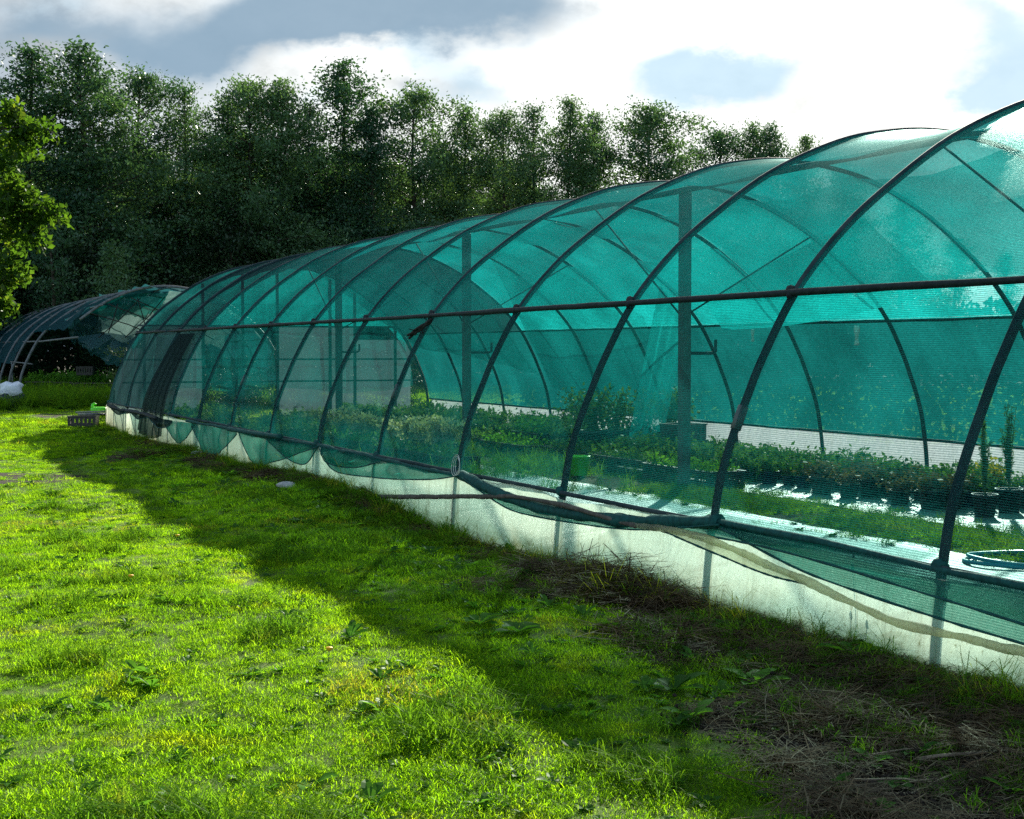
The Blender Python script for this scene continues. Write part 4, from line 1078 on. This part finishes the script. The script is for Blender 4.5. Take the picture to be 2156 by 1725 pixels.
GR = 'potted plants in the row along the far film'
P1 = make_potted('potted_plant', 'bushy green plant in dark blue pot in the row before the far film', 1, .125, .17, 'pot', 'leaf_pot', .26, .22, 360, .030, 0, GR)
P2 = make_potted('potted_plant', 'bushy green plant in dark blue pot in the row before the far film', 2, .125, .17, 'pot', 'leaf_pot', .20, .23, 330, .034, 0, GR)
P3 = make_potted('potted_plant', 'pinkish brown leaved low plant in black pot in the front row', 3, .12, .17, 'pot_black', 'leaf_red', .15, .22, 300, .03, 0, 'reddish potted plants')
P4 = make_potted('potted_plant', 'tall feathery upright plant in black pot at the right edge', 4, .13, .24, 'pot_black', 'leaf_pot', .85, .2, 900, .03, 1, 'tall feathery potted plants')
P5 = make_potted('potted_plant', 'yellow leaved plant in black pot behind the near hoop', 5, .12, .18, 'pot_black', 'leaf_yellow', .25, .2, 260, .03, 0)
P6 = make_potted('potted_plant', 'pale leaved bushy plant in black pot behind the side net left of the hose', 6, .14, .24, 'pot_black', 'leaf_pale', .34, .30, 420, .036, 0, 'pale leaved potted plants')
P7 = make_potted('potted_plant', 'round clipped bush in dark pot on the centre bed', 7, .16, .25, 'pot_black', 'leaf_pot', .42, .26, 620, .026, 0, 'round bushes in pots')
rp = random.Random(21)
def place(proto, a, t, sc=1., label=None):
    used = proto.get('_u', 0); loc = in_t(a, t, .012)
    if not used:
        proto['_u'] = 1; proto.location = loc; proto.rotation_euler = (0, 0, rp.uniform(0, 6)); proto.scale = (sc, sc, sc); o = proto
        if label: o['label'] = label
        return o
    o = dup(proto, loc, rp.uniform(0, 6.28), label, None, (sc, sc, sc)); return o
# pot rows (a across, t along)
t = 11.6
while t < 19.4:
    for a in (5.15, 5.55, 5.98, 6.4):
        if a < 5.4 and t < 13.9: continue
        place(P1 if rp.random() < .5 else P2, a + rp.uniform(-.05, .05), t + rp.uniform(-.08, .08), rp.uniform(.68, .98))
    t += .32
for k in range(11): place(P3, 4.95 + .33 * (k % 3) + rp.uniform(-.05, .05), 11.75 + .46 * (k // 2) * .95, rp.uniform(.9, 1.25))
for k, (a, tt) in enumerate(((5.0, 11.0), (5.5, 11.2), (5.95, 11.35), (5.3, 10.5), (5.9, 10.75), (5.15, 10.1), (5.7, 10.2), (6.2, 10.95))): place(P4, a, tt, rp.uniform(.85, 1.1))
place(P5, 6.05, 12.1, 1.1)
for k in range(10): place(P3, 5.2 + .4 * (k % 4), 8.3 + .36 * (k // 2), 1.1)
for px, py in ((690, 935), (722, 942), (755, 948), (790, 952), (830, 958), (862, 962), (892, 967), (920, 970), (950, 972), (745, 928), (815, 940), (880, 948), (930, 952), (640, 925)):
    g = G(px, py); L, tt = to_LT(g[0], g[1]); place(P6, L - L0, tt, rp.uniform(.9, 1.25))
for px, py in ((1298, 958), (1350, 955), (1408, 950), (1250, 962), (1230, 945)):
    g = G(px, py); L, tt = to_LT(g[0], g[1]); place(P7, L - L0, tt, rp.uniform(1.25, 1.6))


P8 = make_potted('potted_plant', 'dark leafy plant in black pot on the floor deep inside the tunnel', 8, .15, .2, 'pot_black', 'leaf_pot', .38, .34, 360, .05, 0, 'leafy plants deep inside the tunnel')
for k in range(17):
    for a in (1.0, 1.8, 5.2, 5.9, 6.5):
        if a < 3 and k < 5: continue
        place(P8, a + rp.uniform(-.2, .2), 20.3 + .68 * k + rp.uniform(-.15, .15), rp.uniform(.55, .95))


# crates
def crate_parts(o, W, D, H, m, slots=True):
    th = .014; b = MB().box((0, 0, .012), (W, D, .024), 0, .004).build('base', M[m], o, False)
    def side(c, w, rz, open_=True):
        s = MB(); q = .05
        s.box((c[0], c[1], .024 + H * .12), (w, th, H * .24), rz); s.box((c[0], c[1], H - H * .11), (w, th, H * .22), rz)
        k = 7
        for i in range(k):
            f = -w / 2 + q / 2 + (w - q) * i / (k - 1)
            s.box((c[0] + f * math.cos(rz), c[1] + f * math.sin(rz), H * .57), (q, th * .96, H * .42 + .006), rz)
        s.build('side', M[m], o, False)
    side((0, -D / 2 + th / 2), W, 0); side((0, D / 2 - th / 2), W, 0); side((-W / 2 + th / 2, 0), D - 2 * th - .002, math.pi / 2); side((W / 2 - th / 2, 0), D - 2 * th - .002, math.pi / 2)
    MB().box((0, -D / 2 - .006, H - .012), (W + .02, .012, .024)).box((0, D / 2 + .006, H - .012), (W + .02, .012, .024)).box((-W / 2 - .006, 0, H - .012), (.0119, D - .001, .024)).box((W / 2 + .006, 0, H - .012), (.0119, D - .001, .024)).build('rim', M[m], o, False)
    return o


def crate(loc, rz, label, m='black_plastic', W=.58, D=.39, H=.24, group=None):
    return crate_parts(thing('crate', label, 'crate', loc, rz, group), W, D, H, m)


g = G(176, 901); crate((g[0], g[1], float(gz(g[0], g[1])) + .01), .08, 'black slatted plastic crate alone on the sunny lawn by the tunnel end')
cr = crate(in_t(6.2, T_OF(5.9) - .2, .32), TH + .2, 'black crate tilted on top of the dark crate pile under the far net')
crate(in_t(6.2, T_OF(5.9) - .2, .02), TH, 'lower black crate under the tilted one by the far film', W=.6, D=.4, H=.3)
crate(in_t(6.25, T_OF(6.4), .02), TH - .1, 'black crate left of the crate pile beside the far film', W=.6, D=.4, H=.3)
def planter(loc, rz, label, W, D, H, mt, lm, seed, ph=.25, group=None, nm='planter_box'):
    o = thing(nm, label, 'planter', loc, rz, group); crate_parts(o, W, D, H, mt)
    MB().box((0, 0, H * .8), (W - .06, D - .06, .03)).build('soil', M['pot_soil'], o, False)
    rs = np.random.RandomState(seed); n = 700; C = np.stack([rs.uniform(-W / 2, W / 2, n), rs.uniform(-D / 2, D / 2, n), H * .8 + np.abs(rs.normal(0, ph * .6, n))], 1)
    link('foliage', quads_mesh('foliage', rand_leaves(rs, C, .04, .5), M[lm]), o)
for px, py, lab, lm, W in ((1135, 952, 'dark planter box with bright green leaves left of the draped net', 'leaf_bright', 1.0), (1190, 955, 'dark planter box with leafy tops right beside the bright one', 'leaf_pot', .9)):
    g = G(px, py); planter((g[0], g[1], .012), TH + math.pi / 2, lab, W, .5, .32, 'black_plastic', lm, px)
for k in range(12):
    planter(in_t(4.35 + .12 * (k % 3) if k < 7 else 2.3 + .1 * (k % 2), 15.4 + 1.75 * (k if k < 7 else k - 5), .012), TH + math.pi / 2, 'long dark tray of low seedlings deep inside the tunnel', 1.6, .5, .2, 'black_plastic', 'leaf_pot' if k % 3 else 'leaf_bright', k + 300, .12, 'dark seedling trays', 'plant_tray')
g = G(645, 897); crate((g[0], g[1], .02), TH, 'yellow green plastic crate deep inside the tunnel behind the pale plants', 'yellow', .6, .4, .3)


def bucket(loc, label):
    o = thing('bucket', label, 'bucket', loc)
    b = MB().lathe([(.001, .006), (.105, 0), (.115, .01), (.145, .24), (.155, .245), (.155, .26), (.143, .26), (.112, .02), (.001, .016)], k=20).build('body', M['lime'], o)
    a = np.linspace(0, math.pi, 14); MB().tube(np.stack([.155 * np.cos(a), .05 * np.sin(a), .25 - .10 * np.sin(a)], 1), .004, 6).build('handle', M['string'], o)
g = G(1218, 1004); bucket((g[0], g[1], .015), 'small lime green bucket on the walkway inside the tunnel')


def tub(loc, rz):
    """lime watering can lying low: boat-shaped body, upright neck and spout"""
    o = thing('watering_can', 'bright lime green plastic can with raised neck on the grass beside tunnel end', 'watering can', loc, rz)
    MB().lathe([(.001, .01), (.15, 0), (.19, .03), (.22, .12), (.20, .19), (.13, .215), (.10, .21), (.001, .205)], k=20, ax=1.25, ay=.7).build('body', M['lime'], o)
    MB().tube([(-.17, 0, .15), (-.20, 0, .24), (-.19, 0, .31), (-.15, 0, .34), (-.08, 0, .31)], [.06, .05, .045, .04, .03], 10).build('neck', M['lime'], o)
    MB().tube([(.2, 0, .12), (.29, 0, .16), (.36, 0, .15)], [.05, .035, .025], 10).build('spout', M['lime'], o)
g = G(208, 872); tub((g[0], g[1], float(gz(g[0], g[1])) + .03), .1); bpy.data.objects['watering_can'].scale = (.8, .8, .72)


def ring_hose():
    c = np.array(in_t(1.35, T_OF(1.15) - .9)); g = G(2135, 1190); c = g
    o = None
    mb = MB()
    for k in range(2):
        a = np.linspace(0, 2 * math.pi, 60); r = .37 - .014 * k; z = .03 + .028 * k + .012 * np.sin(a * 2 + k)
        mb.tube(np.stack([c[0] + r * np.cos(a) + .015 * k, c[1] + r * np.sin(a), z], 1), .016, 8)
    tag(mb.build('hose', M['hose']), 'coiled blue green hose lying on the white ground cloth at the right', 'hose')
ring_hose()


def sack():
    g = G(24, 862); o = thing('sack', 'white plastic sack with dark blue lower half slumped by a bare hoop foot', 'sack', (g[0], g[1], float(gz(g[0], g[1]))), .4)
    def lump(prof, seed, off):
        k = 28; V = []; 
        for r, z in prof:
            for j in range(k):
                w = 2 * math.pi * j / k; q = r * (1 + .22 * math.sin(3 * w + seed + z * 6) + .1 * math.sin(7 * w + z * 11 + seed))
                V.append((q * math.cos(w) + off * z, q * .75 * math.sin(w), z + .03 * math.sin(2 * w + seed)))
        n = len(prof); return MB().add(V, [(i * k + j, i * k + (j + 1) % k, (i + 1) * k + (j + 1) % k, (i + 1) * k + j) for i in range(n - 1) for j in range(k)])
    lump([(.001, 0), (.30, 0), (.34, .12), (.33, .28), (.27, .40), (.24, .42)], 1., .1).build('lower_half', M['blue_bag'], o)
    lump([(.27, .38), (.31, .44), (.27, .56), (.30, .66), (.16, .74), (.001, .70)], 2.2, .05).build('upper_half', M['white_bag'], o)
sack()

# benches of dark trays inside the wrecked tunnel
def bench(px, py, Z, w, label, seed):
    x = (px - 1078) / F * Z; o = thing('tray_bench', label, 'bench', (x, Z, 0), TH * .3)
    MB().box((0, 0, .52), (w, .9, .05)).build('top', M['timber'], o, False)
    for sx in (-1, 1):
        for sy in (-1, 1): MB().box((sx * (w / 2 - .1), sy * .36, .247), (.08, .08, .494)).build('leg', M['timber'], o, False)
    MB().box((0, -.44, .30), (w - .04, .03, .30)).build('apron', M['black_plastic'], o, False)
    rs = np.random.RandomState(seed); n = int(1100 * w / 2); C = np.stack([rs.uniform(-w / 2, w / 2, n), rs.uniform(-.45, .45, n), .56 + np.abs(rs.normal(0, .14, n))], 1)
    tag(link('seedlings', quads_mesh('seedlings', rand_leaves(rs, C + np.array([x, Z, 0]), .06, .5), M['leaf_bright'])), 'green seedlings growing on %s' % label.split(' heaped')[0][:60], 'seedlings')
bench(108, 0, 52.5, 1.7, 'dark bench left of the white sack gap in the wrecked tunnel', 3)
bench(150, 0, 51.5, 1.2, 'dark bench in the middle of the wrecked tunnel opening', 4)
bench(200, 0, 50.5, 1.5, 'dark bench nearest the long tunnel end', 5)
x = (180 - 1078) / F * 50.2; crate((x, 50.2, .80), .1, 'black crate standing on a dark bench inside the wrecked tunnel', W=.55, D=.4, H=.3)
tag(MB().tube([tuple(G(48, 858) + np.array([0, 0, .22])), tuple(G(140, 852) + np.array([0, 0, .24])), tuple(G(238, 846) + np.array([0, 0, .28]))], .035, 8).build('pole', M['old_steel']), 'long grey pole lying low between the sack and the long tunnel', 'pole')
tag(MB().tube([tuple(G(165, 878) + np.array([0, 0, .06])), tuple(G(200, 879) + np.array([0, 0, .08])), tuple(G(232, 877) + np.array([0, 0, .06]))], .03, 8).tube([tuple(G(160, 873) + np.array([0, 0, .05])), tuple(G(225, 875) + np.array([0, 0, .10]))], .025, 8).build('timber_pile', M['old_steel']), 'two weathered bars on the grass behind the black crate', 'timber')

# twig bundle hooked on the side rail
def hanging_twig():
    a = .5; p0, p1 = Wl(906, 676, .5), Wl(858, 710, .36)
    mb = MB(); rs = np.random.RandomState(3)
    for k in range(6):
        j = rs.normal(0, .010, 3); q = np.linspace(0, 1, 7)[:, None]; P = p0 + (p1 - p0) * q * rs.uniform(.75, 1.05) + j + rs.normal(0, .007, (7, 3)); mb.tube(P, .014, 6)
    for k in range(9):
        s = rs.uniform(.2, .9); P = p0 + (p1 - p0) * s; mb.tube([P, P + rs.normal(0, .035, 3) + np.array([0, 0, -.03])], .005, 5)
    V = np.concatenate(mb.v); xw, yw = to_XY(L0 + V[:, 0], V[:, 1]); W = np.stack([xw, yw, V[:, 2]], 1); m2 = MB(); m2.add(W, mb.f)
    tag(m2.build('twig_bundle', M['twig_dark']), 'dark twig bundle dangling from the side rail', 'twig')
hanging_twig()
def string_loop():
    c = Wl(963, 982, -.16); a = np.linspace(0, 2 * math.pi, 24); mb = MB()
    for k in range(3):
        L = np.stack([np.full(24, c[0] - .01 * k), c[1] + (.055 + .022 * k) * np.cos(a + .2 * k), c[2] + (.075 + .012 * k) * np.sin(a) + .005 * k], 1); xw, yw = to_XY(L0 + L[:, 0], L[:, 1]); mb.tube(np.stack([xw, yw, L[:, 2]], 1), .0022, 5)
    tag(mb.build('string_loop', M['string']), 'looped white string tied at a hoop foot over the rolled net', 'string')
string_loop()
for px, py, k, lab in ((1803, 706, 1.4, 'long white plastic tie hanging from the far rail'), (1584, 706, 1.0, 'short white plastic tie hanging from the far rail further left')):
    L = L0 + WID - .7; Z = F * L / (CT * (px - XV)); t = (Z - L * ST) / CT; z = HC - (py - YV) / F * Z; x, y = to_XY(L, t)
    q = np.linspace(0, 1, 8); P = np.zeros((8, 4, 3))
    for i in range(8):
        for j in range(4): P[i, j] = (x + (j - 1.5) * .014 * k * (1 + .3 * math.sin(i)), y + .01 * math.sin(i * 1.3 + j), z + .09 * k - q[i] * .18 * k)
    o = MB().grid(P).build('plastic_tie', M['string']); md = o.modifiers.new('thickness', 'SOLIDIFY'); md.thickness = .003; tag(o, lab, 'tie')

# sticks on the bare corner
rs = np.random.RandomState(15)
sticks = [((1935, 1592), (2230, 1580), 'long pale straight stick on the bare soil at the right edge', .009), ((1740, 1640), (1990, 1630), 'grey stick lying across the straw in the bottom right', .006), ((1800, 1650), (1960, 1645), 'thin dark twig beside the grey stick', .005), ((2000, 1545), (2060, 1600), 'short crooked twig above the long pale stick', .006), ((2105, 1590), (2180, 1540), 'twig crossing the end of the long pale stick', .006), ((1770, 1580), (1960, 1572), 'brown twig lying among straw left of the pale stick', .005), ((1850, 1675), (2010, 1640), 'arched twig near the bottom right', .006), ((1150, 1235), (1270, 1190), 'pale dry stalk leaning on the weeds by the film', .006), ((1700, 1690), (1850, 1695), 'thin straight stick near the lower edge of the soil', .005)]
for (x0, y0), (x1, y1), lab, r in sticks:
    p0, p1 = G(x0, y0), G(x1, y1); q = np.linspace(0, 1, 9)[:, None]; P = p0 + (p1 - p0) * q; P[:, :2] += np.cumsum(rs.normal(0, .008, (9, 2)), 0); P[:, 2] = gz(P[:, 0], P[:, 1]) + .03 + .012 * np.sin(q[:, 0] * 5 + x0)
    tag(MB().tube(P, np.linspace(r, r * .5, 9), 6).build('stick', M['stick']), lab, 'stick', 'sticks on the bare soil')

# single weeds the picture shows
def seed_weed(px, py, ztop, lab, lean=.04):
    g = G(px, py); z0 = float(gz(g[0], g[1])); o = thing('plantain_stalk', lab, 'weed', (g[0], g[1], z0), 0, 'dark seed heads by the film')
    q = np.linspace(0, 1, 7); MB().tube(np.stack([lean * q ** 2, 0 * q, ztop * q], 1), np.linspace(.0035, .002, 7), 5).build('stem', M['stem'], o)
    MB().lathe([(.001, -.005), (.008, .004), (.010, .018), (.006, .036), (.001, .044)], (lean, 0, ztop), 8).build('seed_head', M['seed_head'], o)
    rosette(px, 6, .16, .014).build('leaves', M['weed'], o)
seed_weed(1806, 1350, .46, 'tallest dark seed head on a thin stalk before the film', -.03)
seed_weed(1792, 1352, .19, 'lower dark seed head just left of the tallest stalk', .0)
seed_weed(1822, 1362, .17, 'shortest dark seed head right of the tallest stalk', .01)
def dock(px, py, L, w, n, lab, m='weed', seed=0, grp=None):
    g = G(px, py); o = rosette(seed + px, n, L * 1.25, w * 1.3).build('broadleaf_weed', M['leaf_bright' if seed % 2 else m]); o.location = (g[0], g[1], float(gz(g[0], g[1]))); tag(o, lab, 'weed', grp)
dock(1455, 1500, .16, .03, 5, 'bright lit broad leaf weed at the left rim of the bare soil', 'leaf_bright')
dock(1590, 1425, .15, .03, 9, 'broad leaf weed on the ashy soil patch below the hay', 'weed', 3)
dock(1800, 1385, .18, .035, 9, 'large leafy weed clump left of the seed heads', 'weed', 5)
dock(1860, 1370, .17, .035, 8, 'leafy weed clump right below the seed heads', 'weed', 6)
dock(2080, 1445, .14, .03, 6, 'dark leafy weed in the soil near the right edge', 'weed', 7)
dock(2110, 1545, .13, .03, 6, 'low flat weed in the soil at the right', 'weed', 8)
dock(1010, 1330, .16, .03, 9, 'leafy weed in the shaded grass right of the shadow corner', 'weed', 9)
dock(1090, 1345, .15, .03, 8, 'broad leaf weed in shaded grass left of the hay', 'weed', 10)
dock(655, 1640, .09, .028, 3, 'single bright leaf standing up in the sunny foreground lawn', 'leaf_bright', 11)
dock(1420, 1440, .15, .03, 8, 'dark leaf weed at the edge of the straw', 'weed', 12)
dock(1660, 1520, .10, .02, 6, 'small green sprout in the straw', 'leaf_bright', 13)
dock(1840, 1590, .09, .02, 6, 'small green sprout beside the brown twigs', 'leaf_bright', 14)
# pale lump of plastic at the foot of the wall
def stone(px, py, r, lab):
    g = G(px, py); rs = np.random.RandomState(int(px)); k = 14; V = []; n = 9
    for i in range(n):
        ph = math.pi * i / (n - 1)
        for j in range(k):
            w = 2 * math.pi * j / k; q = r * (1 + .25 * math.sin(2 * w + ph * 2 + px) + .12 * math.sin(5 * w + 3 * ph)) * math.sin(ph)
            V.append((q * math.cos(w), q * .7 * math.sin(w), r * .55 * math.cos(ph) + r * .35))
    o = MB().add(V, [(i * k + j, i * k + (j + 1) % k, (i + 1) * k + (j + 1) % k, (i + 1) * k + j) for i in range(n - 1) for j in range(k)]).build('stone', M['rock'])
    o.location = (g[0], g[1], float(gz(g[0], g[1]))); tag(o, lab, 'stone')
stone(603, 1045, .10, 'pale grey stone in the grass at the foot of the film')
stone(415, 962, .09, 'small pale lump on the brown soil under the scalloped net')


def dandelion(px, py, lab):
    g = G(px, py); o = thing('dandelion', lab, 'flower', (g[0], g[1], float(gz(g[0], g[1]))))
    MB().tube([(0, 0, 0), (.004, 0, .04), (.006, 0, .075)], .0022, 5).build('stem', M['stem'], o)
    MB().lathe([(.001, .070), (.008, .074), (.020, .086), (.017, .091), (.001, .093)], (.006, 0, 0), 12).build('flower_head', M['petal'], o)
dandelion(372, 1142, 'yellow dandelion in the sunny lawn nearest the shadow edge')
dandelion(274, 1236, 'yellow dandelion in the sunny lawn furthest left')
dandelion(691, 1404, 'orange yellow dandelion in the sunny lawn nearest the camera')
